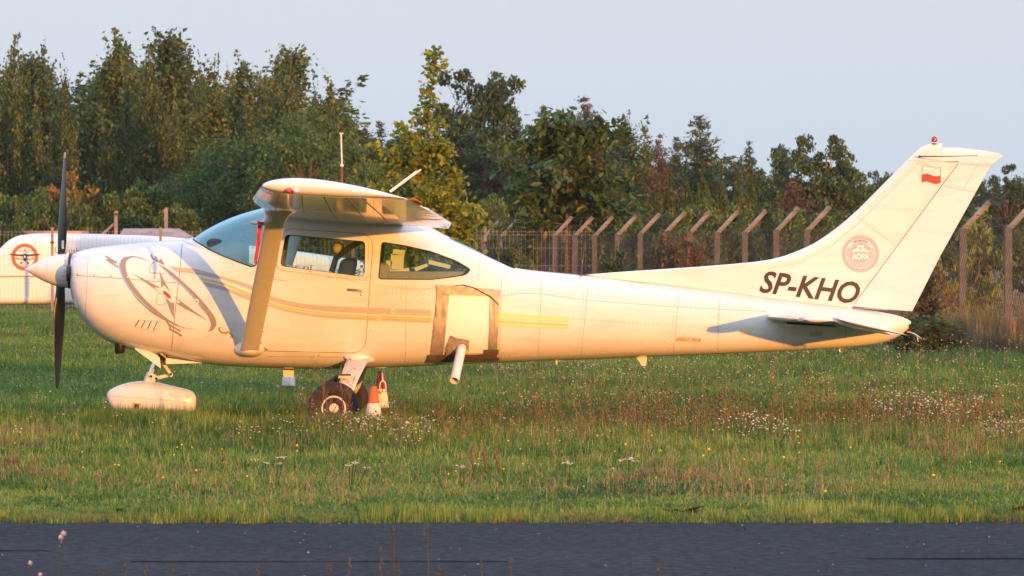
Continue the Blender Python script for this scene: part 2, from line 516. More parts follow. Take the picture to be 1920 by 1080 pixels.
def raw(b, name='tmp', mats=()):
    o = b.build(name, list(mats) or M['paint'])
    return o
def prism(poly_px, d=45.43, y0=44.5, y1=47.5, mi=2):
    pts = [XZ(x, y, d) for x, y in poly_px]
    n = len(pts); b = MB()
    vs = [(x, y0, z) for x, z in pts] + [(x, y1, z) for x, z in pts]
    fs = [tuple(range(n)), tuple(range(2 * n - 1, n - 1, -1))] + [(i, (i + 1) % n, n + (i + 1) % n, n + i) for i in range(n)]
    return b.add(vs, fs, mi=mi)
def round_poly(poly, r, k=4):
    out = []
    n = len(poly)
    for i in range(n):
        p0, p, p1 = Vector(poly[i - 1]), Vector(poly[i]), Vector(poly[(i + 1) % n])
        a = (p0 - p); b = (p1 - p)
        ra = min(r, a.length * .4, b.length * .4)
        s, e = p + a.normalized() * ra, p + b.normalized() * ra
        for j in range(k + 1):
            t = j / k
            out.append(tuple(s * (1 - t) ** 2 + p * 2 * t * (1 - t) + e * t * t))
    return out
DOORWIN = round_poly([(523, 501), (533, 438.5), (687, 451.5), (685.5, 521.5)], 9)
REARWIN = round_poly([(710, 523), (716, 454), (760, 461), (808, 472), (854, 489), (882.5, 505.5), (873, 515.5), (840, 520.5), (808, 524)], 6, 3)
WSHIELD = [(357, 444.5), (390.6, 466.5), (441.6, 489), (471.5, 500), (478, 497.5), (491.7, 474), (504, 428), (507, 396), (500, 372), (380, 372), (340, 430)]
SKYLITE = [(842, 449), (964, 504.5), (972, 497), (850, 425)]
def evaluate(o):
    bpy.context.view_layer.update()
    dg = bpy.context.evaluated_depsgraph_get()
    return bpy.data.meshes.new_from_object(o.evaluated_get(dg))
def boolean(o, cutters):
    for c in cutters:
        m = o.modifiers.new('b', 'BOOLEAN'); m.operation = 'DIFFERENCE'; m.object = c; m.solver = 'EXACT'
    me = evaluate(o)
    o.modifiers.clear(); old = o.data; o.data = me
    for c in cutters: bpy.data.objects.remove(c)
    return o

# outer surface used for ray casting decals
surf_objs = []
def bvh_of(objs):
    vs, fs = [], []
    for me in objs:
        b = len(vs); vs += [v.co.copy() for v in me.vertices]; fs += [tuple(i + b for i in p.vertices) for p in me.polygons]
    return BVHTree.FromPolygons(vs, fs)
cow = loft(cowl_px, cap1=True).build('cowling', M['paint'], smooth=40)
fus = loft(fus_px).build('fuselage', [M['paint'], M['interior'], M['rubber']])
body_bvh = bvh_of([cow.data, fus.data])

mats3 = [M['paint'], M['interior'], M['rubber']]
inner = loft([346] + pxrange(356, 950, 10), inset=0.035, mi=1).build('tmp', mats3)
cuts = [inner] + [prism(p, d).build('tmp', mats3) for p, d in ((DOORWIN, 45.42), (REARWIN, 45.44), (WSHIELD, 45.45), (SKYLITE, 45.75))]
boolean(fus, cuts)
shade(fus.data, 35)

def pane(poly, d, inset, name, m, pxs, side=None):
    """window glass: the body's own surface, set in slightly and trimmed to the opening"""
    g = loft(pxs, inset=inset, cap0=False, cap1=False)
    me = g.mesh('tmp', m)
    bm = bmesh.new(); bm.from_mesh(me)
    pts = [XZ(x, y, d) for x, y in poly]
    cx = sum(p[0] for p in pts) / len(pts); cz = sum(p[1] for p in pts) / len(pts)
    for i in range(len(pts)):
        a, b = pts[i], pts[(i + 1) % len(pts)]
        nx, nz = (b[1] - a[1]), -(b[0] - a[0])
        ln = math.hypot(nx, nz)
        if ln < 1e-6: continue
        nx, nz = nx / ln, nz / ln
        if (cx - a[0]) * nx + (cz - a[1]) * nz > 0: nx, nz = -nx, -nz
        geom = bm.verts[:] + bm.edges[:] + bm.faces[:]
        bmesh.ops.bisect_plane(bm, geom=geom, plane_co=(a[0] + nx * .012, 0, a[1] + nz * .012), plane_no=(nx, 0, nz), clear_outer=True)
    if side is not None:
        bmesh.ops.bisect_plane(bm, geom=bm.verts[:] + bm.edges[:] + bm.faces[:], plane_co=(0, D0, 0), plane_no=(0, -side, 0), clear_outer=True)
    bm.to_mesh(me); bm.free()
    shade(me, 180)
    o = bpy.data.objects.new(name, me); COL.objects.link(o)
    return o

WSCV = [(357, 444.5), (441.6, 489), (471.5, 500), (480, 497), (492, 474), (507, 420), (507, 396), (500, 372), (380, 372), (350, 420)]
apart(pane(WSCV, 45.45, .012, 'windshield', M['wsglass'], pxrange(335, 520, 6)))
apart(pane(SKYLITE, 45.75, .010, 'rear_window', M['wsglass'], pxrange(835, 985, 6)))
for s in (-1, 1):
    apart(pane(REARWIN, 45.44, .010, 'cabin_window', M['glass'], pxrange(700, 890, 6), s))
door_far_glass = pane(DOORWIN, 45.42, .010, 'cabin_window', M['glass'], pxrange(515, 695, 6), 1)
apart(door_far_glass)
door_glass = pane(DOORWIN, 45.42, .008, 'door_window', M['glass'], pxrange(515, 695, 6), -1)

# ---------------------------------------------------------------- decals thrown from the side onto the skin
ORG = Vector((0, 0, CAMZ))
def cast(bvh, px, py, off):
    d = Vector(((px - 960) / FPX, 1.0, -(py - HORY) / FPX)).normalized()
    loc, no, ix, di = bvh.ray_cast(ORG, d)
    if loc is None: return None
    if no.dot(d) > 0: no = -no
    return loc + no * off
def inside(p, loops):
    c = False
    for lp in loops:
        n = len(lp); j = n - 1
        for i in range(n):
            if (lp[i][1] > p[1]) != (lp[j][1] > p[1]) and p[0] < (lp[j][0] - lp[i][0]) * (p[1] - lp[i][1]) / (lp[j][1] - lp[i][1]) + lp[i][0]:
                c = not c
            j = i
    return c
def fill(loops, grid):
    vs, es = [], []
    for lp in loops:
        b = len(vs); dn = []
        n = len(lp)
        for i in range(n):
            a, c = Vector(lp[i]), Vector(lp[(i + 1) % n])
            k = max(1, int((c - a).length / grid))
            for j in range(k): dn.append(a + (c - a) * j / k)
        vs += dn; es += [(b + i, b + (i + 1) % len(dn)) for i in range(len(dn))]
    x0, x1 = min(v.x for v in vs), max(v.x for v in vs); y0, y1 = min(v.y for v in vs), max(v.y for v in vs)
    for gx in np.arange(x0 + grid * .5, x1, grid):
        for gy in np.arange(y0 + grid * .47, y1, grid):
            if inside((gx, gy), loops): vs.append(Vector((float(gx), float(gy))))
    r = delaunay_2d_cdt(vs, es, [], 0, 1e-4)
    V, F = r[0], r[2]
    F = [f for f in F if inside((sum(V[i].x for i in f) / len(f), sum(V[i].y for i in f) / len(f)), loops)]
    return V, F
def project(V, F, bvh, off):
    P = [cast(bvh, v[0], v[1], off) for v in V]
    F = [f for f in F if all(P[i] is not None for i in f)]
    F = [f for f in F if max((P[f[i]] - P[f[i - 1]]).length for i in range(len(f))) < .6]
    used = sorted({i for f in F for i in f}); ix = {k: i for i, k in enumerate(used)}
    return [P[k] for k in used], [tuple(ix[i] for i in f) for f in F]
def decal(mb, loops, bvh, off, grid=10.0, mi=0):
    V, F = fill(loops, grid)
    P, F = project(V, F, bvh, off)
    mb.add(P, F, mi=mi)
def ribbon_loop(line, w, closed=False):
    """outline polygon of a stroke; w one width or (start, mid.., end)"""
    pts = [Vector(p) for p in line]
    n = len(pts); L, Rr = [], []
    for i in range(n):
        d = pts[min(i + 1, n - 1)] - pts[max(i - 1, 0)]
        d.normalize(); nn = Vector((-d.y, d.x))
        ww = w[i] if hasattr(w, '__len__') else w
        L.append(tuple(pts[i] + nn * ww / 2)); Rr.append(tuple(pts[i] - nn * ww / 2))
    return L + Rr[::-1]
def line_decal(mb, line, w, bvh, off, step=8.0, closed=False, mi=0):
    pts = [Vector(p) for p in line] + ([Vector(line[0])] if closed else [])
    out = []
    for a, b in zip(pts, pts[1:]):
        k = max(1, int((b - a).length / step))
        out += [a + (b - a) * j / k for j in range(k)]
    out.append(pts[-1])
    n = len(out); V = []
    for i in range(n):
        if closed and i in (0, n - 1): d = out[1] - out[n - 2]
        else: d = out[min(i + 1, n - 1)] - out[max(i - 1, 0)]
        d.normalize(); nn = Vector((-d.y, d.x)) * w / 2
        V += [out[i] + nn, out[i] - nn]
    F = [(2 * i, 2 * i + 2, 2 * i + 3, 2 * i + 1) for i in range(n - 1)]
    P, F = project(V, F, bvh, off)
    mb.add(P, F, mi=mi)
def smooth_line(pts, k=6):
    """Catmull-Rom"""
    P = [Vector(p) for p in pts]; out = []
    for i in range(len(P) - 1):
        p0, p1, p2, p3 = P[max(i - 1, 0)], P[i], P[i + 1], P[min(i + 2, len(P) - 1)]
        for j in range(k):
            t = j / k
            out.append(tuple(0.5 * ((2 * p1) + (p2 - p0) * t + (2 * p0 - 5 * p1 + 4 * p2 - p3) * t * t + (3 * p1 - p0 - 3 * p2 + p3) * t ** 3)))
    out.append(tuple(P[-1]))
    return out
def text_tris(s, bold=0.0, shear=0.0, res=3):
    cu = bpy.data.curves.new('lettering', 'FONT')
    cu.body = s; cu.offset = bold; cu.shear = shear; cu.resolution_u = res; cu.size = 1.0
    o = bpy.data.objects.new('lettering', cu); COL.objects.link(o)
    me = evaluate(o)
    V = [(v.co.x, v.co.y) for v in me.vertices]; F = [tuple(p.vertices) for p in me.polygons]
    bpy.data.objects.remove(o); bpy.data.curves.remove(cu); bpy.data.meshes.remove(me)
    x0, x1 = min(v[0] for v in V), max(v[0] for v in V); y0, y1 = min(v[1] for v in V), max(v[1] for v in V)
    return [((a - x0) / (x1 - x0), (b - y0) / (y1 - y0)) for a, b in V], F, (x1 - x0) / (y1 - y0)
def split_tris(V, F, k=1):
    V = list(V)
    for _ in range(k):
        mid = {}; nf = []
        def m(a, b):
            key = (min(a, b), max(a, b))
            if key not in mid:
                mid[key] = len(V); V.append(((V[a][0] + V[b][0]) / 2, (V[a][1] + V[b][1]) / 2))
            return mid[key]
        for f in F:
            for t in range(1, len(f) - 1):
                a, b, c = f[0], f[t], f[t + 1]
                ab, bc, ca = m(a, b), m(b, c), m(c, a)
                nf += [(a, ab, ca), (ab, b, bc), (ca, bc, c), (ab, bc, ca)]
        F = nf
    return V, F
def text_decal(mb, s, p0, p1, h, bvh, off, bold=0.0, shear=0.0, k=1, mi=0):
    """letters between pixel-of-the-side-view points p0 (left foot) and p1 (right foot), h tall"""
    V, F, _ = text_tris(s, bold, shear)
    V, F = split_tris(V, F, k)
    p0, p1 = Vector(p0), Vector(p1); u = p1 - p0; up = Vector((u.y, -u.x)).normalized() * h
    V = [p0 + u * a + up * b for a, b in V]
    P, F = project(V, F, bvh, off)
    mb.add(P, F, mi=mi)

# door: a raised skin panel with its gap all round
DOOR = round_poly([(486, 655), (500, 560), (527, 428.5), (700, 440.5), (692.5, 540), (684, 661)], 26, 6)
DOOR[0:7] = [(490, 656.5)] * 1 + DOOR[1:7]
db = MB()
decal(db, [DOOR, round_poly([(519, 505), (530, 434), (691, 447.5), (689, 526)], 10)], body_bvh, .004, 9)
door = db.build('door', M['paint'], smooth=180, fixn=False)
md = door.modifiers.new('s', 'SOLIDIFY'); md.thickness = .0035; md.offset = -1
door.data = evaluate(door); door.modifiers.clear(); shade(door.data, 40)
apart(door)
sb = MB()
line_decal(sb, DOOR, 2.0, body_bvh, .0052, 4, True)
apart(sb.build('door_gap', M['seam'], fixn=False), door)
fb = MB()
decal(fb, [round_poly([(518.5, 505.5), (529.5, 433.5), (691.5, 447), (689.5, 526.5)], 11), round_poly([(525, 499), (535, 440.5), (685, 453.5), (683.5, 519.5)], 9)], body_bvh, .0055, 7)
wf = fb.build('window_frame', M['paint'], smooth=180, fixn=False)
md = wf.modifiers.new('s', 'SOLIDIFY'); md.thickness = .02; md.offset = -1
wf.data = evaluate(wf); wf.modifiers.clear(); shade(wf.data, 40); apart(wf, door)
gb = MB()
line_decal(gb, round_poly([(524.5, 499.5), (534.5, 440), (685.5, 453), (684, 520)], 9), 3.0, body_bvh, .0075, 3, True)
apart(gb.build('window_seal', M['rubber'], fixn=False), door); gb = MB()
line_decal(gb, round_poly([(518.5, 505.5), (529.5, 433.5), (691.5, 447), (689.5, 526.5)], 11), 0.9, body_bvh, .0078, 3, True)
apart(gb.build('frame_gap', M['rubber'], fixn=False), door)
apart(door_glass, door)
hb = MB()
def S(px, py, off=0.0):
    p = cast(body_bvh, px, py, 0); return p + Vector((0, -off, 0))
hb.tube([S(653, 543, .025), S(668, 544.2, .030), S(684, 546.5, .022)], [.010, .012, .008], 8)
apart(hb.build('door_handle', M['chrome'], smooth=50), door)
kb = MB(); kb.lathe([(.012, 0), (.012, .012), (.008, .014)], S(678, 551.5, 0), (0, -1, 0), 12)
apart(kb.build('lock', M['chrome'], smooth=40), door)
for q0, q1 in (((514, 521), (535, 524)), ((487, 617), (497, 619))):
    hb = MB(); hb.tube([S(*q0, .006), S(*q1, .006)], [.018, .016], 6); apart(hb.build('hinge', M['paint'], smooth=50), door)
lt = MB(); lt.tube([S(587, 508, .012), S(600, 511, .014)], [.010, .008], 6)
apart(lt.build('latch', M['chrome'], smooth=50), door)

# seals round the other windows
gb = MB()
line_decal(gb, REARWIN, 2.0, body_bvh, .003, 3, True)
apart(gb.build('window_seal', M['rubber'], fixn=False)); gb = MB()
line_decal(gb, [(355, 444), (372, 455.5), (390.6, 467), (415, 478.5), (441.6, 489.5), (471.5, 500.3), (478.5, 498), (492.3, 474.5), (504.5, 430)], 2.4, body_bvh, .003, 4)
apart(gb.build('window_seal', M['rubber'], fixn=False))

# ---------------------------------------------------------------- skin seams and rivets
sm = MB(); soft = MB(); rv = MB()
def zz(pts, s, ox, oy): return [(ox + x / s, oy + y / s) for x, y in pts]
line_decal(sm, [(342, 451), (338, 500), (331, 560), (325, 620), (321.5, 658)], .9, body_bvh, .002)
line_decal(sm, [(137, 516), (180, 519), (240, 523), (300, 528.5), (331, 530)], .8, body_bvh, .002)
line_decal(soft, [(166, 468), (163, 530), (160, 600), (167, 612)], .7, body_bvh, .002)
line_decal(soft, [(343, 452), (395, 472), (430, 488), (438, 500), (430, 501)], .7, body_bvh, .002)
for p, q in (((942, 490), (935, 681)), ((1017, 511), (1009, 676)), ((1104, 520), (1089, 674)), ((1274, 541), (1262, 667)), ((1350, 552), (1345, 663)), ((1473, 570), (1468, 657)), ((1588, 600), (1583, 652)), ((762, 530), (760, 686))):
    line_decal(soft, [p, q], .75, body_bvh, .002)
line_decal(soft, [(705, 534), (760, 540), (805, 541), (935, 555.5), (980, 550), (1020, 551.5), (1100, 563), (1270, 575.5), (1350, 580), (1437, 584)], .8, body_bvh, .002)
line_decal(sm, [(346, 688), (400, 668), (500, 668.5), (640, 669)][2:], .5, body_bvh, .002)
# access flaps on the cowling
line_decal(sm, zz([(540, 275), (545, 225), (570, 180), (610, 165), (650, 175), (690, 205), (690, 290)], 5.4, 180, 460), .6, body_bvh, .002)
line_decal(sm, zz([(540, 275), (690, 290)], 5.4, 180, 460), .7, body_bvh, .002)
line_decal(sm, round_poly(zz([(622, 488), (715, 495), (705, 605), (612, 598)], 5.4, 180, 460), 2.5, 3), .6, body_bvh, .002, 4, True)
for k in range(4):
    x = 61.5 * k + 398
    line_decal(sm, zz([(x, 820 + 14 * k), (x + 40, 755 + 4 * k)], 5.4, 180, 460), 1.3, body_bvh, .004)
line_decal(soft, zz([(385, 825), (600, 880), (660, 772), (435, 750)], 5.4, 180, 460), .6, body_bvh, .002, 6, True)
def rivets(line, gap, r, bvh=body_bvh, mb=rv):
    pts = [Vector(p) for p in line]; acc = 0.0
    for a, b in zip(pts, pts[1:]):
        L = (b - a).length; t = acc
        while t < L:
            p = cast(bvh, *(a + (b - a) * t / L), .0025)
            if p is not None:
                mb.add([p + Vector((r * math.cos(q), -.001, r * math.sin(q))) for q in (0, 1.257, 2.513, 3.77, 5.03)], [(0, 1, 2, 3, 4)])
            t += gap
        acc = t - L
for ln in ([(700, 446), (694, 500), (690, 570), (684, 640)], [(706, 540), (800, 545)], [(706, 548), (810, 552)], [(945, 552), (1010, 545), (1090, 556), (1270, 572), (1430, 580)],
           [(945, 548), (1010, 541), (1100, 552), (1270, 567)], [(1012, 520), (1006, 670)], [(1096, 530), (1085, 668)], [(1266, 548), (1256, 664)], [(1350, 560), (1341, 660)], [(1465, 575), (1460, 654)],
           [(380, 668), (470, 678), (640, 679), (800, 676), (1000, 666), (1200, 659), (1400, 652), (1570, 644)], [(500, 672), (640, 673), (800, 669), (1000, 661)], [(940, 590), (1260, 610), (1440, 618)], [(940, 636), (1250, 640)],
           [(790, 545), (800, 600), (800, 660)], [(720, 600), (800, 605)], [(730, 640), (800, 645)], [(960, 510), (1090, 523), (1300, 548), (1420, 562)], [(830, 450), (935, 500)], [(900, 478), (896, 530)]):
    rivets(ln, 7.5, .0046)
apart(tag(sm.build('panel_gap', M['seam'], fixn=False), kind='stuff')); apart(tag(soft.build('panel_seam', M['softseam'], fixn=False), kind='stuff'))
apart(tag(rv.build('rivets', M['rivet'], fixn=False), kind='stuff'))
sc = MB()
for q in ((147, 513.5), (178, 515.3), (208.5, 517.7), (238.5, 519.5), (268.7, 521.6), (298.8, 524)):
    p = cast(body_bvh, *q, .001); sc.lathe([(.010, -.004), (.010, .004), (.004, .005)], p, (0, -1, 0), 8)
for q in ((327, 472.5, 1), (346, 512, 0), (319, 538, 0), (252, 534, 0)):
    p = cast(body_bvh, *q[:2], .001); sc.lathe([(.006, -.004), (.006, .003)], p, (0, -1, 0), 7)
apart(tag(sc.build('fasteners', M['alu'], smooth=40), kind='stuff'))

# ---------------------------------------------------------------- painted lines and emblem
def one_decal(name, m, loops, off, grid=7.0, parent=None):
    b = MB(); decal(b, loops, body_bvh, off, grid); return apart(b.build(name, m, fixn=False), parent)
T1 = smooth_line([(317.5, 499.8), (345, 503), (369.5, 505), (422, 520), (480, 537.5), (501.5, 552), (534.5, 562.6), (581, 571), (651, 575), (730, 578), (808, 581)], 3)
B1 = smooth_line([(332.5, 508.5), (360, 511.5), (387, 515), (440, 530), (480, 546.5), (501.5, 561.5), (542, 573), (589, 581), (651, 586), (730, 588.5), (808, 591)], 3)
one_decal('grey_stripe', M['stripe'], [T1 + B1[::-1]], .012, 6)
T2 = smooth_line([(379, 527.3), (418, 537), (468, 555), (500, 568.8), (542, 580.3), (589, 588.3), (651, 592.9), (730, 596), (808, 599.4)], 3)
B2 = smooth_line([(388.6, 535.5), (425, 544.5), (468, 562), (500, 573), (542, 584.5), (589, 593), (651, 598), (730, 601), (808, 604)], 3)
one_decal('grey_stripe', M['stripe'], [T2 + B2[::-1]], .012, 6)
YL = smooth_line([(374, 521), (418, 531.5), (472, 553), (500, 565.6), (534.5, 575.5), (589, 585), (651, 590.2), (730, 593.7), (808, 597)], 3)
for ln, off in ((YL, .0125), ([(934, 602.6), (1065, 609.2)], .003)):
    yl = MB(); line_decal(yl, ln, 2.5, body_bvh, off, 5); apart(yl.build('yellow_line', M['yellow'], fixn=False))
for q in ([(934, 587.2), (1066, 593.8), (1066, 602.8), (934, 597)], [(934, 606), (1065, 611.8), (1065, 615.8), (934, 610.4)], [(1389, 617), (1408, 617.6), (1408, 626), (1389, 625.6)]):
    one_decal('sand_stripe', M['sand'], [q], .003, 8)
E = lambda pts: zz(pts, 5.4, 180, 460)
LC = smooth_line(E([(545, 163), (440, 122), (370, 111), (300, 120), (262, 140), (246, 180), (248, 225), (275, 320), (330, 425), (400, 530), (480, 610), (560, 680), (650, 735), (760, 790), (880, 835), (1020, 860)]), 3) + \
    smooth_line(E([(870, 826), (770, 772), (690, 716), (600, 640), (520, 570), (440, 480), (375, 395), (325, 310), (302, 235), (302, 185), (318, 150), (350, 129), (400, 121)]), 3)
RC = smooth_line(E([(625, 190), (720, 236), (800, 296), (900, 386), (1000, 478), (1090, 578), (1160, 665), (1205, 730), (1220, 790), (1205, 835), (1170, 865), (1130, 873)]), 3) + \
    smooth_line(E([(1152, 852), (1163, 810), (1158, 770), (1130, 712), (1080, 645), (1000, 550), (900, 445), (800, 345), (720, 268)]), 3)
for lp_ in (LC, RC): one_decal('compass_ring', M['emblem'], [lp_], .003)
for pg in ([(370, 285), (595, 397), (655, 431), (590, 426), (662, 488)], [(642, 258), (690, 352), (757, 478), (690, 402), (665, 433), (655, 350)],
           [(1140, 768), (1000, 668), (790, 514), (857, 580), (808, 586), (900, 640)], [(788, 735), (738, 630), (704, 528), (768, 585), (792, 575)]):
    one_decal('compass_point', M['emblem'], [E(pg)], .003)
LET = [[([(97, 112), (150, 142), (215, 177)], 2.0), ([(106, 147), (214, 178)], 2.6), ([(108, 147), (165, 185), (226, 222)], 2.0)],
       [([(556, 95), (575, 133), (630, 160), (686, 192)], 2.8), ([(600, 112), (624, 152)], 2.6), ([(652, 142), (684, 190)], 2.8)],
       [([(712, 765), (728, 790), (790, 832), (857, 868)], 2.2), ([(735, 800), (858, 868)], 2.4), ([(740, 842), (800, 872), (870, 914)], 2.6), ([(735, 800), (760, 840)], 1.6)]]
for strokes in LET:
    em = MB()
    for k, (ln, w) in enumerate(strokes): decal(em, [ribbon_loop(E(ln), w * 1.3)], body_bvh, .003 + .0006 * k, 7)
    apart(em.build('compass_letter', M['emblem'], fixn=False))
one_decal('compass_letter', M['emblem'], [ribbon_loop(smooth_line(E([(1268, 832), (1245, 838), (1262, 872), (1305, 888), (1335, 876), (1362, 896), (1380, 930), (1352, 926)]), 4), [1.8] * 4 + [3.2] * 21 + [1.4] * 4)], .003)
one_decal('blue_arc', M['blue'], [smooth_line(E([(238, 163), (230, 200), (244, 270), (290, 372), (350, 462), (430, 547), (500, 612), (568, 656)]), 3) + smooth_line(E([(500, 600), (437, 536), (362, 452), (302, 362), (256, 265), (243, 200)]), 3)], .0034)
one_decal('blue_arc', M['blue'], [smooth_line(E([(683, 260), (760, 318), (860, 405), (960, 508), (1040, 604), (1112, 712)]), 3) + smooth_line(E([(1055, 604), (970, 497), (868, 395), (762, 305)]), 3)], .0034)
circ = lambda cx, cy, r, n=20: [(cx + r * math.cos(a), cy + r * math.sin(a)) for a in np.linspace(0, 2 * math.pi, n, endpoint=False)]
one_decal('red_spot', M['red'], [[(180 + (720 + 54 * math.cos(a) * math.cos(.76) - 17 * math.sin(a) * math.sin(.76)) / 5.4, 460 + (500 + 54 * math.cos(a) * math.sin(.76) + 17 * math.sin(a) * math.cos(.76)) / 5.4) for a in np.linspace(0, 6.283, 24, endpoint=False)]], .003, 5)
one_decal('red_spot', M['red'], [circ(180 + 1019 / 5.4, 460 + 568 / 5.4, 1.9)], .0050, 5)
one_decal('white_spot', M['whitefilm'], [circ(180 + 1019 / 5.4, 460 + 568 / 5.4, 4.3)], .0042, 5)
for q in ((738, 584), (709.5, 596.5)):
    one_decal('white_spot', M['sand'], [circ(q[0], q[1], 5.0, 14)], .0135, 5); one_decal('drain_hole', M['seam'], [circ(q[0], q[1], 1.2, 8)], .0145, 5)
for q in ((812, 620), (751, 558), (695, 620)): one_decal('drain_hole', M['seam'], [circ(q[0], q[1], 1.0, 8)], .004, 5)
tx = MB(); text_decal(tx, 'aviation revue', (1267.5, 639.5), (1314, 641), 9.5, body_bvh, .003, .015, .2, 0)
apart(tx.build('sponsor_lettering', mat('ochre_lettering', (0.50, 0.27, 0.03), 0.5), fixn=False))
one_decal('data_plate', M['alu'], [[(1517, 622), (1541, 622), (1541, 629.5), (1517, 629.5)]], .004, 8)

# ---------------------------------------------------------------- wings
def airfoil(n=18, t=0.12, m=0.02, p=0.4):
    up, lo = [], []
    for i in range(n + 1):
        x = 0.5 * (1 - math.cos(math.pi * i / n))
        yt = 5 * t * (0.2969 * math.sqrt(x) - 0.126 * x - 0.3516 * x * x + 0.2843 * x ** 3 - 0.1036 * x ** 4)
        yc = m / p ** 2 * (2 * p * x - x * x) if x < p else m / (1 - p) ** 2 * ((1 - 2 * p) + 2 * p * x - x * x)
        up.append((x, yc + yt)); lo.append((x, yc - yt))
    return up, lo
UP, LO = airfoil(24)
def at_x(curve, x):
    return float(np.interp(x, [c[0] for c in curve], [c[1] for c in curve]))
# span station: (s, LE x, LE z, chord, incidence)
WS = [(0.0, -2.15, 1.925, 1.60, 6.0), (0.57, -2.15, 1.935, 1.60, 6.0), (2.55, -2.146, 1.99, 1.60, 6.0), (5.30, -1.93, 2.065, 1.135, 5.2)]
def wst(s):
    k = [w[0] for w in WS]
    return [float(np.interp(s, k, [w[j] for w in WS])) for j in (1, 2, 3, 4)]
HC = 0.76
def wing_pts(s, x0, x1, tscale=1.0, n=26):
    """closed outline of the section between chord fractions"""
    lx, lz, c, inc = wst(s)
    xs = [x0 + (x1 - x0) * 0.5 * (1 - math.cos(math.pi * i / n)) if x0 == 0 else x0 + (x1 - x0) * i / n for i in range(n + 1)]
    pts = [(x, at_x(UP, x)) for x in xs] + [(x, at_x(LO, x)) for x in reversed(xs)]
    mid = [(at_x(UP, x) + at_x(LO, x)) / 2 for x in xs]; mid = mid + mid[::-1]
    pts = [(x, mm + (y - mm) * tscale) for (x, y), mm in zip(pts, mid)]
    ci, si = math.cos(R(inc)), math.sin(R(inc))
    return [(lx + c * (x * ci + y * si), lz + c * (y * ci - x * si)) for x, y in pts]
def section_loft(secs, side):
    """secs: list of (s, outline, mi)"""
    b = MB(); n = len(secs[0][1]); vs = []; fs = []
    for s, pts in secs: vs += [(x, D0 + side * s, z) for x, z in pts]
    for i in range(len(secs) - 1):
        for k in range(n):
            k2 = (k + 1) % n; fs.append((i * n + k, i * n + k2, (i + 1) * n + k2, (i + 1) * n + k))
    fs += [tuple(range(n - 1, -1, -1)), tuple((len(secs) - 1) * n + k for k in range(n))]
    return b.add(vs, fs)
wing_objs = {}
for side in (-1, 1):
    w = section_loft([(s, wing_pts(s, 0, HC)) for s in (0.0, .58)], side).build('wing_root', M['paint'], smooth=30)
    apart(w)
    w = section_loft([(s, wing_pts(s, 0, HC)) for s in (.584, 1.2, 1.9, 2.55, 3.2, 4.0, 4.7, 5.29)], side)
    wo = w.build('wing', M['paint'], smooth=30)
    wing_objs[side] = wo
    tip = section_loft([(5.293, wing_pts(5.293, 0, 1.0)), (5.36, wing_pts(5.36, 0, 1.0, .99)), (5.42, wing_pts(5.42, 0, .995, .92)), (5.455, wing_pts(5.455, .004, .985, .75)), (5.475, wing_pts(5.475, .012, .97, .45)), (5.482, wing_pts(5.482, .025, .95, .12))], side)
    to = tip.build('wing_tip', M['paint'], smooth=50)
    for nm, s0, s1, dfl in (('flap', .62, 2.545, 2.5), ('aileron', 2.555, 5.285, 1.5)):
        secs = []
        for si_, s in enumerate(np.linspace(s0, s1, 61)):
            pts = wing_pts(float(s), HC + .006, 1.0, (1.0, 1.10, 1.10)[si_ % 3] if 0 < si_ < 60 else 1.0, 6)
            lx, lz, c, inc = wst(float(s))
            hx, hz = pts[0]; hz = (pts[0][1] + pts[-1][1]) / 2
            a = R(-dfl); ca, sa = math.cos(a), math.sin(a)
            secs.append((float(s), [(hx + (x - hx) * ca - (z - hz) * sa, hz + (x - hx) * sa + (z - hz) * ca) for x, z in pts]))
        apart(section_loft(secs, side).build(nm, M['paint'], smooth=30))
    if side == -1:
        wing_bvh = bvh_of([wo.data, to.data])
        ws = MB(); wr = MB()
        def under(xf, s):   # point on the lower skin
            lx, lz, c, inc = wst(s); ci, si = math.cos(R(inc)), math.sin(R(inc)); y = at_x(LO, xf)
            return Vector((lx + c * (xf * ci + y * si), D0 - s, lz + c * (y * ci - xf * si) - .002))
        def uline(a, b, w, mb, n=14):
            q = [under(a[0] + (b[0] - a[0]) * i / n, a[1] + (b[1] - a[1]) * i / n) for i in range(n + 1)]
            d = (q[-1] - q[0]).normalized(); sd_ = Vector((-d.y, d.x, 0)) * w / 2
            vs = []
            for p in q: vs += [p + sd_, p - sd_]
            mb.add(vs, [(2 * i, 2 * i + 2, 2 * i + 3, 2 * i + 1) for i in range(n)])
        for xf in (.12, .27, .42, .57, .68): uline((xf, .7), (xf, 5.25), .008, ws)
        for s in (1.4, 2.55, 3.4, 4.3): uline((.03, s), (.75, s), .006, ws)
        apart(tag(ws.build('wing_seams', M['softseam'], fixn=False), kind='stuff'), wo)
    apart(wo); apart(to)
near_wing, far_wing = wing_objs[-1], wing_objs[1]

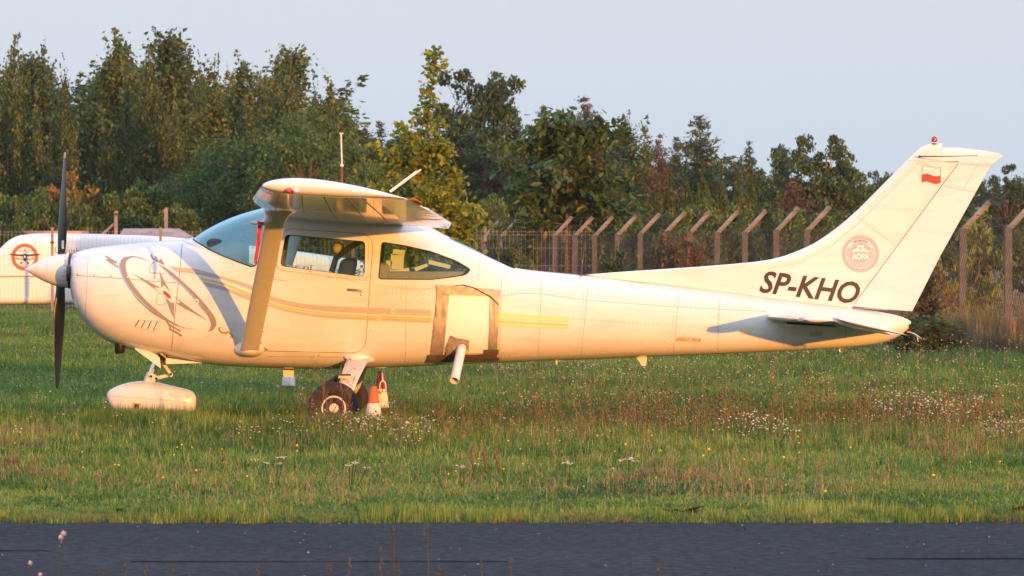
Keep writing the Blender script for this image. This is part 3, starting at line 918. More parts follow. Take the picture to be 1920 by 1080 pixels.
# wing tip lights, landing light, pitot with its red ribbon
def on(bvh, px, py, off=0): return cast(bvh, px, py, off)
nl = MB(); p = on(wing_bvh, 544, 357.5, .0)
nl.lathe([(.020, -.01), (.026, .01), (.024, .03), (.012, .045), (.001, .05)], p, (-.5, -1, -.1), 14)
apart(nl.build('navigation_light', M['redglass'], smooth=180), near_wing)
nl = MB(); p = on(wing_bvh, 555, 358.5, .0)
nl.lathe([(.024, -.01), (.028, .005), (.018, .025), (.001, .03)], p, (0, -1, -.1), 14)
apart(nl.build('strobe_light', M['lens'], smooth=180), near_wing)
lb = MB()
lx, lz, c, inc = wst(3.9)
secs = []
for s in np.linspace(3.5, 4.9, 6):
    lx, lz, c, inc = wst(float(s)); ci, si = math.cos(R(inc)), math.sin(R(inc))
    row = []
    for xf, cv in [(.07, UP), (.03, UP), (.008, UP), (0, UP), (.012, LO), (.04, LO), (.075, LO)]:
        y = at_x(cv, xf) * 1.03
        row.append(Vector((lx + c * (xf * ci + y * si) - .003, D0 - float(s), lz + c * (y * ci - xf * si))))
    secs.append(row)
vs = [p for r_ in secs for p in r_]; nr = len(secs[0])
lb.add(vs, [(i * nr + k, i * nr + k + 1, (i + 1) * nr + k + 1, (i + 1) * nr + k) for i in range(len(secs) - 1) for k in range(nr - 1)])
apart(lb.build('landing_light', M['chrome'], smooth=60), near_wing)
pt = MB()
pt.tube([W(503, 402, 43.6), W(502, 412, 43.6), W(494, 418, 43.6), W(484, 419, 43.6), W(471, 417.5, 43.6)], [.035, .032, .022, .015, .012], 10)
apart(pt.build('pitot_tube', M['paint'], smooth=50), near_wing)
rbn = MB()
q = [(488, 417), (487, 432), (484.5, 450), (482.5, 470), (479.5, 488), (478, 494)]
wv = [.018, .017, .017, .015, .014, .008]
vs = []
for i, (x, y) in enumerate(q):
    p = W(x, y, 43.6); vs += [p + Vector((-wv[i], .012 * (-1) ** i, 0)), p + Vector((wv[i], -.012 * (-1) ** i, 0))]
rbn.add(vs, [(2 * i, 2 * i + 1, 2 * i + 3, 2 * i + 2) for i in range(len(q) - 1)])
rbn.tube([W(489, 415.5, 43.58), W(488, 421, 43.58)], [.03, .026], 8)
ro = rbn.build('warning_ribbon', M['ribbon'], fixn=False)
md = ro.modifiers.new('s', 'SOLIDIFY'); md.thickness = .003; ro.data = evaluate(ro); ro.modifiers.clear()
tag(ro, 'red warning ribbon hanging from the pitot tube under the near wing', 'ribbon')

# static wick / red cord at the outer trailing edge
wk = MB(); wk.tube([W(768, 374, 40.7), W(776, 373, 40.7), W(784, 376, 40.7), W(790, 380.5, 40.7)], .005, 5)
apart(wk.build('cord', M['ribbon'], smooth=60), near_wing)
# roof antenna pair
for q0, q1, dd in (((731, 359.5), (781, 321), 45.6), ((733, 358.5), (789, 318), 46.4)):
    an = MB(); an.tube([W(*q0, dd), W(*q1, dd)], [.011, .007], 6); apart(an.build('roof_antenna', M['plastic'], smooth=50))
an = MB(); an.tube([W(1089.5, 517, 46), W(1091, 500, 46), W(1095, 470, 46), W(1096, 464, 46)], [.022, .008, .006, .006], 8); an.tube([W(1096, 464, 46), W(1096.3, 456, 46)], .010, 8); an.tube([W(1096.3, 456, 46), W(1099, 440, 46)], .004, 6)
apart(an.build('whip_antenna', M['black'], smooth=50))
an = MB()
def plate(mb, poly, d, th, mi=0):
    n = len(poly); a = [W(x, y, d - th / 2) for x, y in poly]; b_ = [W(x, y, d + th / 2) for x, y in poly]
    mb.add(a + b_, [tuple(range(n)), tuple(range(2 * n - 1, n - 1, -1))] + [(i, (i + 1) % n, n + (i + 1) % n, n + i) for i in range(n)], mi=mi)
plate(an, [(1193, 670), (1213, 670), (1211, 686), (1204, 686)], 46, .025)
apart(an.build('belly_antenna', M['plastic']))
an = MB(); plate(an, [(529, 688), (552, 688), (549, 707), (533, 707)], 46.1, .03)
apart(an.build('belly_antenna', M['plastic']))
an = MB(); an.tube([W(1043, 675, 46), W(1043.4, 683.5, 46)], .010, 6); an.lathe([(.012, 0), (.012, -.02)], W(1043, 676, 46), (0, 0, 1), 6)
apart(an.build('drain_peg', M['plastic']))
an = MB(); k = [W(1577.5, 656.5, 46) + Vector((.018 * math.cos(a), 0, .018 * math.sin(a))) for a in np.linspace(0, 6.283, 13)]
an.tube(k, .006, 5); apart(an.build('tie_down_ring', M['alu'], smooth=60))

# strut with flared ends
stt = MB()
def strut_sec(cx, cy, d, ch, th):
    c_ = W(cx, cy, d); out = []
    for k_ in range(20):
        a = 2 * math.pi * k_ / 20
        x = .5 * math.cos(a); y = .5 * math.sin(a) * (1.0 - .35 * math.cos(a + math.pi) * -1 * .6)
        out.append(c_ + Vector((x * ch, y * th, 0)))
    return out
SP = [(466.5, 664, 45.52, .165, .075), (468.5, 655, 45.44, .165, .075), (492, 536, 44.63, .165, .07), (516, 416, 43.72, .168, .07), (519.5, 405, 43.62, .195, .08), (524, 399, 43.57, .25, .10), (528, 395, 43.53, .31, .13)]
ss = [strut_sec(*q) for q in SP]
stt.add([p for s_ in ss for p in s_], [(i * 20 + k, i * 20 + (k + 1) % 20, (i + 1) * 20 + (k + 1) % 20, (i + 1) * 20 + k) for i in range(len(ss) - 1) for k in range(20)] + [tuple(range(20)), tuple((len(ss) - 1) * 20 + k for k in range(20))])
so = apart(stt.build('wing_strut', M['paint'], smooth=60))
fr = MB()
cc = S(467, 654, -.03)
vs, fs = [], []
NR, NC = 8, 24
for i in range(NR + 1):
    r_ = i / NR
    for k in range(NC):
        a = 2 * math.pi * k / NC
        h = .085 * math.cos(r_ * math.pi / 2) ** .8
        p = cast(body_bvh, 467 + 29 * r_ * math.cos(a), 655 + 16 * r_ * math.sin(a), 0) or cc
        vs.append(p + Vector((0, -h - .001, -.25 * h)))
fr.add(vs, [(i * NC + k, i * NC + (k + 1) % NC, (i + 1) * NC + (k + 1) % NC, (i + 1) * NC + k) for i in range(NR) for k in range(NC)])
apart(fr.build('strut_fairing', M['paint'], smooth=70), so)
# far strut, mirrored
sf = bpy.data.objects.new('wing_strut', so.data.copy()); COL.objects.link(sf); sf.parent = air
sf.data.transform(Matrix.Scale(-1, 4, (0, 1, 0))); sf.data.flip_normals()
# ---------------------------------------------------------------- tail
def interp_poly(pts, y):
    """x on a polyline given as (x, y) at height y"""
    ys = [p[1] for p in pts]; xs_ = [p[0] for p in pts]
    o = np.argsort(ys)
    return float(np.interp(y, np.array(ys)[o], np.array(xs_)[o]))
FLE = [(1093, 515.5), (1150, 510.5), (1200, 507.3), (1320, 499.3), (1400, 492.5), (1440, 487.5), (1472, 479.5), (1503, 467.5), (1525, 457), (1550, 441), (1578, 420), (1610, 391.5), (1674, 327), (1700, 301), (1715, 286), (1724, 278), (1736, 271.5), (1748, 269), (1757, 268.3)]
FTE = [(1585, 592), (1596.5, 576.5), (1797, 306), ]
def fin_thick(u_m, T):
    """half thickness at u metres behind the leading edge"""
    r_ = .16
    return T * (math.sqrt(max(0, 1 - (1 - min(u_m / r_, 1)) ** 2)))
def fin_te(py):
    if py < 304.5: return 1766.0
    return interp_poly(FTE, py)
fv, ff = [], []
rows = [268.4, 270, 272.5, 276, 281, 288, 296, 304.4, 304.6] + pxrange(312, 480, 8) + pxrange(486, 518, 3) + pxrange(524, 592, 9)
NU = 22
for py in rows:
    le = interp_poly(FLE, py) if py < 515.5 else 1093 + (py - 515.5) * 6.2
    le = min(le, 1560) if py > 515 else le
    te = fin_te(py)
    top = np.clip((py - 268.2) / 14.0, 0, 1) ** .5
    T = (.035 + .03 * np.clip((py - 300) / 280.0, 0, 1)) * (.15 + .85 * top)
    lo_, hi_ = [], []
    for k in range(NU + 1):
        u = (k / NU) ** 2.2
        px = le + (te - le) * u
        x, z = XZ(px, py)
        t = fin_thick((px - le) / 214, T)
        # the dorsal fillet is thin, fattening backwards
        t *= min(1.0, .25 + .75 * max(0, (px - 1093) / 420.0)) if px < 1513 else 1
        lo_.append((x, D0 - t, z)); hi_.append((x, D0 + t, z))
    fv += lo_ + hi_[::-1]
n = 2 * (NU + 1)
for i in range(len(rows) - 1):
    for k in range(n):
        k2 = (k + 1) % n; ff.append((i * n + k, i * n + k2, (i + 1) * n + k2, (i + 1) * n + k))
ff += [tuple(range(n - 1, -1, -1)), tuple((len(rows) - 1) * n + k for k in range(n))]
fb_ = MB().add(fv, ff); fin = fb_.build('tail_fin', M['paint'], smooth=45)
# rudder: hinge line from (1596.5,576.5) to (1797,306); the cap reaches forward over the fin
RTE = [(1706, 586), (1858, 312), (1866, 306), (1874, 300), (1882, 295)]
def rud_le(py): return 1768.0 if py < 303.8 else interp_poly([(1598.5, 576.5), (1799, 306)], py)
def rud_te(py): return interp_poly(RTE, py) if py > 295 else 1882 - 92 * max(0.0, (295 - py) / 19.0) ** 1.9
rv_, rf_ = [], []
rrows = [276.2, 277, 278.5, 281, 284.5, 289, 295, 300, 303.7, 303.9, 310] + pxrange(320, 576, 8)
NU2 = 10
for py in rrows:
    le, te = rud_le(py), rud_te(py)
    lo_, hi_ = [], []
    T = .034 + .028 * np.clip((py - 300) / 280.0, 0, 1)
    T *= .2 + .8 * np.clip((py - 276) / 10, 0, 1)
    for k in range(NU2 + 1):
        u = k / NU2; px = le + (te - le) * u
        # bottom edge slopes down to the trailing edge
        yy = py + (10.0 * u if py > 570 else 10.0 * u * max(0, (py - 480) / 96.0))
        x, z = XZ(px, yy); t = T * (1 - u) + .004
        lo_.append((x, D0 - t, z)); hi_.append((x, D0 + t, z))
    rv_ += lo_ + hi_[::-1]
n2 = 2 * (NU2 + 1)
for i in range(len(rrows) - 1):
    for k in range(n2):
        k2 = (k + 1) % n2; rf_.append((i * n2 + k, i * n2 + k2, (i + 1) * n2 + k2, (i + 1) * n2 + k))
rf_ += [tuple(range(n2 - 1, -1, -1)), tuple((len(rrows) - 1) * n2 + k for k in range(n2))]
rud = MB().add(rv_, rf_).build('rudder', M['paint'], smooth=40)
ha, hb_ = Vector(W(1597, 576.5, 46)), Vector(W(1797.5, 306, 46))
ax = (hb_ - ha).normalized()
RUD_A = R(17)
rud.data.transform(Matrix.Translation(ha) @ Matrix.Rotation(RUD_A, 4, ax) @ Matrix.Translation(-ha))
cen = sum((v.co for v in rud.data.vertices), Vector()) / len(rud.data.vertices)
if cen.y > D0:   # the trailing edge swings towards the viewer
    rud.data.transform(Matrix.Translation(ha) @ Matrix.Rotation(-2 * RUD_A, 4, ax) @ Matrix.Translation(-ha))
tail_bvh = bvh_of([fin.data, rud.data])
apart(fin); apart(rud)
# fin details
sm = MB(); soft = MB(); rv = MB()
line_decal(sm, [(1597, 576.5), (1797, 306)], 1.0, tail_bvh, .003)
line_decal(soft, [(1703, 301), (1765, 304)], .8, tail_bvh, .002)
line_decal(soft, [(1604, 404), (1680, 461)], .8, tail_bvh, .002)
line_decal(soft, [(1724, 303.5), (1612, 416)], .6, tail_bvh, .002)
line_decal(soft, [(1437, 489), (1435, 500)], .7, tail_bvh, .002)
line_decal(soft, [(1438, 504), (1500, 492), (1560, 460), (1612, 416)], .6, tail_bvh, .002)
line_decal(soft, [(1097, 518), (1240, 533), (1400, 553), (1470, 563.5), (1590, 577)], .9, tail_bvh, .003)
line_decal(soft, [(1770, 348), (1829, 361)], .8, tail_bvh, .002)
line_decal(soft, [(1800, 307), (1858, 311)], .8, tail_bvh, .002)
line_decal(soft, [(1832, 310), (1808, 352)], .6, tail_bvh, .002)
for ln in ([(1594, 570), (1792, 303)], [(1706, 306), (1762, 309)], [(1608, 400), (1684, 457)], [(1720, 300), (1606, 414)], [(1440, 500), (1500, 488), (1556, 456)], [(1772, 344), (1830, 357)], [(1806, 304), (1858, 308)]):
    rivets(ln, 6.5, .0042, tail_bvh, rv)
apart(sm.build('rudder_gap', M['seam'], fixn=False), fin); apart(tag(soft.build('panel_seams', M['softseam'], fixn=False), kind='stuff'), fin)
apart(tag(rv.build('rivets', M['rivet'], fixn=False), kind='stuff'), fin)
# registration letters
lt = MB()
text_decal(lt, 'SP-KHO', (1423, 548.5), (1609, 571.5), 42.5, tail_bvh, .004, .022, .24, 2)
apart(lt.build('registration', M['regblack'], fixn=False), fin)
# national flag
fx = lambda u, v: (1729 + 35 * u + (-.8) * v, 312.5 + 29.5 * v - 2.2 * math.sin(u * 6.283) + .6 * u)
top_ = [fx(u, 0) for u in np.linspace(0, 1, 14)]; mid_ = [fx(u, .52) for u in np.linspace(0, 1, 14)]; bot_ = [fx(u, 1) for u in np.linspace(0, 1, 14)]
fl = MB(); decal(fl, [mid_ + bot_[::-1]], tail_bvh, .003, 6)
line_decal(fl, top_ + bot_[::-1], .8, tail_bvh, .0034, 4, True)
apart(fl.build('flag_emblem', M['red'], fixn=False), fin)
# round membership badge
bx, by = 1613.5, 475.5
bd = MB()
decal(bd, [circ(bx, by, 34.6, 48), circ(bx, by, 28.4, 48)], tail_bvh, .003, 8)
# inner disc with the winged shield and the letters left white
AV, AF, _ = text_tris('AOPA', .04, 0.0)
decal(bd, [circ(bx, by, 20.8, 40)], tail_bvh, .003, 7)
apart(bd.build('member_badge', M['pink'], fixn=False), fin)
wb = MB()
V = [(bx - 16.5 + 33 * a * 1.0, by + 11.0 - 11.5 * b - 0 * a) for a, b in AV]
P, F = project(V, AF, tail_bvh, .0046); wb.add(P, F)
for sgn in (-1, 1):
    decal(wb, [[(bx + sgn * 2.5, by - 6), (bx + sgn * 6.5, by - 10), (bx + sgn * 12, by - 7), (bx + sgn * 18.5, by - 2), (bx + sgn * 12, by - 3.2), (bx + sgn * 6, by - 3)]], tail_bvh, .0046, 7)
decal(wb, [[(bx - 6, by - 15.6), (bx + 6, by - 15.6), (bx + 6.2, by - 13), (bx + 3.5, by - 6), (bx, by - 2.5), (bx - 3.5, by - 6), (bx - 6.2, by - 13)], [(bx - 3.2, by - 12), (bx + 3.2, by - 12), (bx + 1.8, by - 7.5), (bx, by - 6), (bx - 1.8, by - 7.5)]], tail_bvh, .0046, 7)
line_decal(wb, [(bx + 17.6 * math.cos(a), by + 1 + 17.6 * math.sin(a)) for a in np.linspace(.45, 2.7, 14)], .7, tail_bvh, .0046, 4)
apart(wb.build('badge_relief', M['whitefilm'], fixn=False), fin)
nb_ = MB()
def arc_text(s, a0, a1, r0, h, outside):
    V, F, asp = text_tris(s, .01)
    out = []
    for u, v in V:
        a = a0 + (a1 - a0) * u
        r_ = r0 + h * v if outside else r0 + h * (1 - v)
        out.append((bx + r_ * math.cos(a), by + r_ * math.sin(a)))
    P, F = project(out, F, tail_bvh, .0046); nb_.add(P, F)
arc_text('MEMBER', R(-121), R(-56), 22.2, 4.8, True)
apart(nb_.build('badge_lettering', M['navy'], fixn=False), fin); nb_ = MB()
arc_text('AIRCRAFT OWNERS AND PILOTS ASSOCIATION', R(208), R(-24), 22.4, 3.6, False)
apart(nb_.build('badge_lettering', M['navy'], fixn=False), fin)
# beacon and rod antenna
bc = MB(); bc.lathe([(.028, -.01), (.030, .004), (.024, .012)], W(1752, 269, 46), (0, 0, 1), 16)
bo = apart(bc.build('beacon_base', M['chrome'], smooth=40), fin)
bc = MB(); bc.lathe([(.024, .012), (.026, .03), (.025, .048), (.018, .060), (.001, .064)], W(1752, 269, 46), (0, 0, 1), 18)
apart(bc.build('beacon_lens', M['redglass'], smooth=180), fin)
an = MB(); an.tube([cast(tail_bvh, 1723.5, 294.5, -.01), cast(tail_bvh, 1723.5, 294.5, .05), W(1775, 293.2, 45.7), W(1833, 291.8, 45.45)], [.008, .007, .004, .003], 6)
apart(an.build('rod_antenna', M['black'], smooth=50), fin)

# horizontal tail
def sym_sec(lx, lz, c, t, drop, n=14):
    pts = []
    xs_ = [0.5 * (1 - math.cos(math.pi * i / n)) for i in range(n + 1)]
    th = lambda x: 5 * t * (0.2969 * math.sqrt(x) - 0.126 * x - 0.3516 * x * x + 0.2843 * x ** 3 - 0.1015 * x ** 4)
    for x in xs_: pts.append((lx + c * x, lz + c * th(x)))
    for x in reversed(xs_): pts.append((lx + c * x, lz - c * th(x)))
    return [(x, z - (x - lx) * drop) for x, z in pts]
def zl(py, d): return CAMZ - (py - HORY) / FPX * d
for side in (-1, 1):
    secs = []
    for s, lx, hx in ((.08, 2.21, 2.90), (.5, 2.25, 2.83), (1.1, 2.33, 2.76), (1.62, 2.40, 2.70)):
        c = (hx - lx) / .98
        secs.append((s, sym_sec(lx, .985, c, .13 if s < 1 else .14, .045)))
    stab = apart(section_loft(secs, side).build('tailplane', M['paint'], smooth=40))
    secs = []
    for s, sc_, z_ in ((1.625, 1, 0), (1.70, .97, 0), (1.76, .85, .0), (1.79, .6, 0), (1.80, .3, 0)):
        secs.append((s, sym_sec(2.45 - .06 * sc_ + .06, .980, .26 * (1 if s < 1.75 else .95), .21 * sc_, .05)))
    apart(section_loft(secs, side).build('tailplane_tip', M['paint'], smooth=60), stab)
    # elevator hangs down behind the hinge
    secs = []
    for s, hx, c in ((.13, 2.90, .42), (.5, 2.87, .44), (1.1, 2.80, .46), (1.62, 2.74, .48)):
        secs.append((s, sym_sec(hx - .035, .982, c + .035, .11, .27)))
    el = apart(section_loft(secs, side).build('elevator', M['paint'], smooth=40))
    secs = [(s, sym_sec(2.745, .985, .59, .085 * k, .235)) for s, k in ((1.63, 1), (1.72, 1), (1.775, .75), (1.80, .2))]
    apart(section_loft(secs, side).build('elevator_tip', M['paint'], smooth=60), el)
    if side == -1:
        wk = MB(); p = W(1703, 622, 44.25)
        wk.tube([p, p + Vector((.03, 0, -.01)), p + Vector((.07, 0, -.03)), p + Vector((.085, 0, -.085))], .003, 4); wk.tube([p, p + Vector((.05, -.02, -.015)), p + Vector((.10, -.02, -.05))], .003, 4)
        wk2 = apart(wk.build('static_wick', M['plastic']), el)
        wk = MB(); wk.tube([p + Vector((-.01, 0, 0)), p + Vector((.02, 0, -.006))], .008, 6)
        apart(wk.build('wick_base', M['coneorange']), el)
tl = MB(); tl.lathe([(.02, 0), (.018, .02), (.001, .03)], W(1702, 605, 46), (1, 0, .05), 12)
apart(tl.build('tail_light', M['plastic'], smooth=180))
slot = MB(); decal(slot, [[(1474, 603), (1566, 610), (1568, 613), (1474, 607.5)]], body_bvh, .004, 10)
apart(slot.build('trim_slot', M['black'], fixn=False))

# ---------------------------------------------------------------- propeller and spinner
axis = Vector((-1, 0, .032)).normalized()
base = W(130.5, 507.5, 46)
sp = MB()
prof = []
for i in range(15):
    t = i / 14
    prof.append((.152 * (1 - t ** 1.75) if t < 1 else 0.0005, .02 + .375 * t))
sp.lathe([(.152, -.004)] + prof, base, axis, 40)
apart(sp.build('spinner', M['paint'], smooth=40))
bp_ = MB(); bp_.lathe([(.156, -.018), (.158, -.004), (.155, .006)], base, axis, 40)
apart(bp_.build('backplate', M['black'], smooth=40))
scw = MB()
upv = Vector((axis.z, 0, -axis.x)).normalized() * -1
upv = Vector((.032, 0, 1)).normalized()
for k in range(20):
    a = 2 * math.pi * k / 20
    p = base + axis * .035 + (upv * math.cos(a) + Vector((0, 1, 0)) * math.sin(a)) * .1525
    scw.lathe([(.0045, -.002), (.0045, .002)], p, (upv * math.cos(a) + Vector((0, 1, 0)) * math.sin(a)), 6)
apart(tag(scw.build('spinner_screws', M['seam']), kind='stuff'))
hub = base + axis * .075
for sg in (1, -1):
    vs, fs = [], []
    NB = 16
    rad = [0.10, .16, .22, .32, .45, .6, .75, .88, .96, 1.01, 1.035]
    chd = [.075, .085, .105, .135, .150, .150, .138, .120, .105, .085, .045]
    tw = [62, 55, 48, 40, 32, 26, 22, 19, 17, 16, 16]
    thk = [.05, .042, .032, .024, .018, .014, .011, .009, .008, .006, .004]
    for r_, c, t_, h in zip(rad, chd, tw, thk):
        ang = R(t_)
        cd = (Vector((0, 1, 0)) * sg * math.cos(ang) + axis * math.sin(ang)).normalized()
        nd = cd.cross(upv).normalized()
        for k in range(NB):
            a = 2 * math.pi * k / NB
            vs.append(hub + upv * sg * r_ + cd * c * .5 * math.cos(a) + nd * h * .5 * math.sin(a))
    for i in range(len(rad) - 1):
        for k in range(NB):
            fs.append((i * NB + k, i * NB + (k + 1) % NB, (i + 1) * NB + (k + 1) % NB, (i + 1) * NB + k))
    fs += [tuple(range(NB)), tuple((len(rad) - 1) * NB + k for k in range(NB))]
    bl_ = apart(MB().add(vs, fs).build('propeller_blade', M['black'], smooth=60))
    if sg == 1:
        bvb = bvh_of([bl_.data]); sh = AINV.inverted().translation
        def bcast(px, py, off):
            o_ = AINV @ ORG
            d = Vector(((px - 960) / FPX, 1.0, -(py - HORY) / FPX)).normalized()
            loc, no, ix, di = bvb.ray_cast(o_, d)
            if loc is None: return None
            return sh + loc - d * off
        st_ = MB()
        for q in ([(115.5, 451), (120, 451), (120, 467), (115.5, 466)],):
            P = [bcast(x, y, .004) for x, y in q]
            if all(p is not None for p in P): st_.add(P, [(0, 1, 2, 3)])
        if st_.f: apart(st_.build('sticker', M['whitefilm'], fixn=False), bl_)
    tb = MB()
    rr = [.985, 1.012, 1.0355]; cc_ = [.100, .088, .052]
    vs, fs = [], []
    for r_, c in zip(rr, cc_):
        ang = R(16); cd = (Vector((0, 1, 0)) * sg * math.cos(ang) + axis * math.sin(ang)).normalized(); nd = cd.cross(upv).normalized()
        for k in range(NB):
            a = 2 * math.pi * k / NB
            vs.append(hub + upv * sg * r_ + cd * c * .5 * math.cos(a) + nd * .010 * .5 * math.sin(a))
    fs = [(i * NB + k, i * NB + (k + 1) % NB, (i + 1) * NB + (k + 1) % NB, (i + 1) * NB + k) for i in range(2) for k in range(NB)] + [tuple(range(NB)), tuple(2 * NB + k for k in range(NB))]
    if sg == 1: apart(MB().add(vs, fs).build('blade_tip', M['alu'], smooth=60), bl_)
# cooling intakes in the nose bowl
for cy in (-.24, .24):
    it = MB(); vs = []
    for k in range(24):
        a = 2 * math.pi * k / 24; vs.append((XZ(136, 500)[0] - .012 - .03 * 0, D0 + cy + .11 * math.cos(a), XZ(136, 512)[1] + .075 * math.sin(a)))
    it.add(vs, [tuple(range(24))])
    io = it.build('air_intake', M['black'], fixn=False)
    md = io.modifiers.new('s', 'SOLIDIFY'); md.thickness = .03; md.offset = 0; io.data = evaluate(io); io.modifiers.clear(); apart(io)
il = MB(); decal(il, [[(142.5 + 4.2 * math.cos(a) + 2 * math.sin(a) , 573 + 13 * math.sin(a)) for a in np.linspace(0, 6.283, 20, endpoint=False)]], body_bvh, .006, 6)
apart(il.build('intake_lip', M['whitefilm'], fixn=False))
ex = MB(); ex.tube([W(224.5, 640, 45.75), W(224.5, 660, 45.75), W(225, 663, 45.75)], [.045, .045, .036], 16)
apart(ex.build('exhaust_pipe', M['black'], smooth=40))

# ---------------------------------------------------------------- landing gear
# nose leg
ng = MB(); ng.tube([W(296, 672, 46), W(283.5, 703, 46)], .030, 14)
no_ = apart(ng.build('nose_leg', M['chrome'], smooth=60))
ng = MB(); ng.tube([W(300, 660, 46), W(294.5, 678, 46)], .052, 14); apart(ng.build('leg_cylinder', M['gearpaint'], smooth=50), no_); ng = MB()
ng.tube([W(285, 700, 46), W(280.5, 713, 46), W(278, 720, 46)], [.044, .05, .042], 12)
apart(ng.build('leg_fork', M['gearpaint'], smooth=50), no_)
tq = MB()
for dy in (-.03, .03):
    tq.tube([W(303, 677, 46 + dy), W(321, 703, 46)], [.018, .013], 7); tq.tube([W(321, 703, 46), W(290, 709, 46 + dy)], [.013, .018], 7)
tq.tube([W(321, 703, 45.95), W(321, 703, 46.05)], .017, 8); tq.tube([W(289, 709.5, 45.94), W(289, 709.5, 46.06)], .022, 8)
apart(tq.build('torque_link', M['gearpaint'], smooth=50), no_)
bolt = MB()
for q in ((283.5, 705.5), (293.5, 709.8), (320.5, 702)): bolt.lathe([(.012, 0), (.010, .02)], W(q[0], q[1], 45.94), (0, -1, 0), 6)
apart(tag(bolt.build('bolts', M['black'], smooth=30), kind='stuff'), no_)
gd = MB()
A_ = [(252, 644.5, 45.72), (298, 664, 45.72), (302, 690, 45.72)]
vs = [W(252, 644.5, 45.70), W(299, 668, 45.70), W(302, 691, 45.70), W(253, 655, 45.70)]
vs2 = [W(252, 644.5, 46.3), W(299, 668, 46.3), W(302, 691, 46.3), W(253, 655, 46.3)]
gd.add(vs + vs2, [(0, 1, 2, 3), (7, 6, 5, 4), (0, 4, 5, 1), (1, 5, 6, 2), (2, 6, 7, 3), (3, 7, 4, 0)])
apart(gd.build('cowl_flap', M['gearpaint']))
tn = MB()
vs = [W(311, 671, 45.72), W(380, 680.5, 45.74), W(311, 682.5, 45.72), W(311, 671, 46.28), W(380, 680.5, 46.26), W(311, 682.5, 46.28)]
tn.add(vs, [(0, 1, 2), (5, 4, 3), (0, 3, 4, 1), (1, 4, 5, 2), (2, 5, 3, 0)])
apart(tn.build('exhaust_tunnel', M['gearpaint']))
bxx = MB(); bxx.tube([W(300, 664, 45.74), W(311, 672, 45.74)], [.05, .04], 10)
apart(bxx.build('gear_bracket', M['black'], smooth=40))
# nose wheel spat
STS = [(199.5, 742, 742.5, .004), (201, 736, 750, .03), (206, 731, 760, .06), (216, 725.5, 769, .09), (232, 719.5, 775, .115), (250, 716, 778, .13), (270, 714.5, 780, .135), (290, 716.5, 780, .132), (315, 722, 780, .122), (340, 728, 779, .105), (355, 732, 777.5, .09), (361, 735, 775, .08), (366, 743, 769, .06), (367.8, 750, 759, .03)]
gT, gB, gW_ = [pchip([s[0] for s in STS], [s[k] for s in STS]) for k in (1, 2, 3)]
sb = MB(); vs, fs = [], []
sx = [199.5, 200.2, 201.5, 204, 208, 213] + pxrange(220, 350, 10) + [355, 359, 362, 364.5, 366.5, 367.5]
NSP = 32
for px in sx:
    x, zt = XZ(px, gT(px), 45.95); _, zb = XZ(px, gB(px), 45.95)
    for k in range(NSP):
        t = 2 * math.pi * k / NSP; c, s = math.cos(t), math.sin(t)
        vs.append((x, D0 + gW_(px) * math.copysign(abs(c) ** .68, c), (zt + zb) / 2 + (zt - zb) / 2 * math.copysign(abs(s) ** .78, s)))
fs = [(i * NSP + k, i * NSP + (k + 1) % NSP, (i + 1) * NSP + (k + 1) % NSP, (i + 1) * NSP + k) for i in range(len(sx) - 1) for k in range(NSP)]
fs += [tuple(range(NSP - 1, -1, -1)), tuple((len(sx) - 1) * NSP + k for k in range(NSP))]
spat = MB().add(vs, fs).build('wheel_spat', M['paint'], smooth=60)
spat_bvh = bvh_of([spat.data])
apart(spat)
ls = MB(); line_decal(ls, [(201, 741.5), (240, 744.5), (290, 748.5), (340, 753), (366, 755.5)], .8, spat_bvh, .002); line_decal(ls, [(352, 743), (352, 747)], 1.2, spat_bvh, .002)
apart(tag(ls.build('spat_seams', M['softseam'], fixn=False), kind='stuff'), spat)
ls = MB(); decal(ls, [[(249, 756), (264, 757), (264, 759.2), (249, 758.2)]], spat_bvh, .003, 5); apart(ls.build('red_mark', M['red'], fixn=False), spat)
ls = MB(); decal(ls, [circ(256, 762.5, 4.8, 16)], spat_bvh, .003, 5); apart(ls.build('axle_hole', M['black'], fixn=False), spat)
nw = MB(); nw.tube([W(275, 772, 45.95), W(275, 772, 46.05)], .15, 24); apart(nw.build('nose_tyre', M['tyre'], smooth=50))

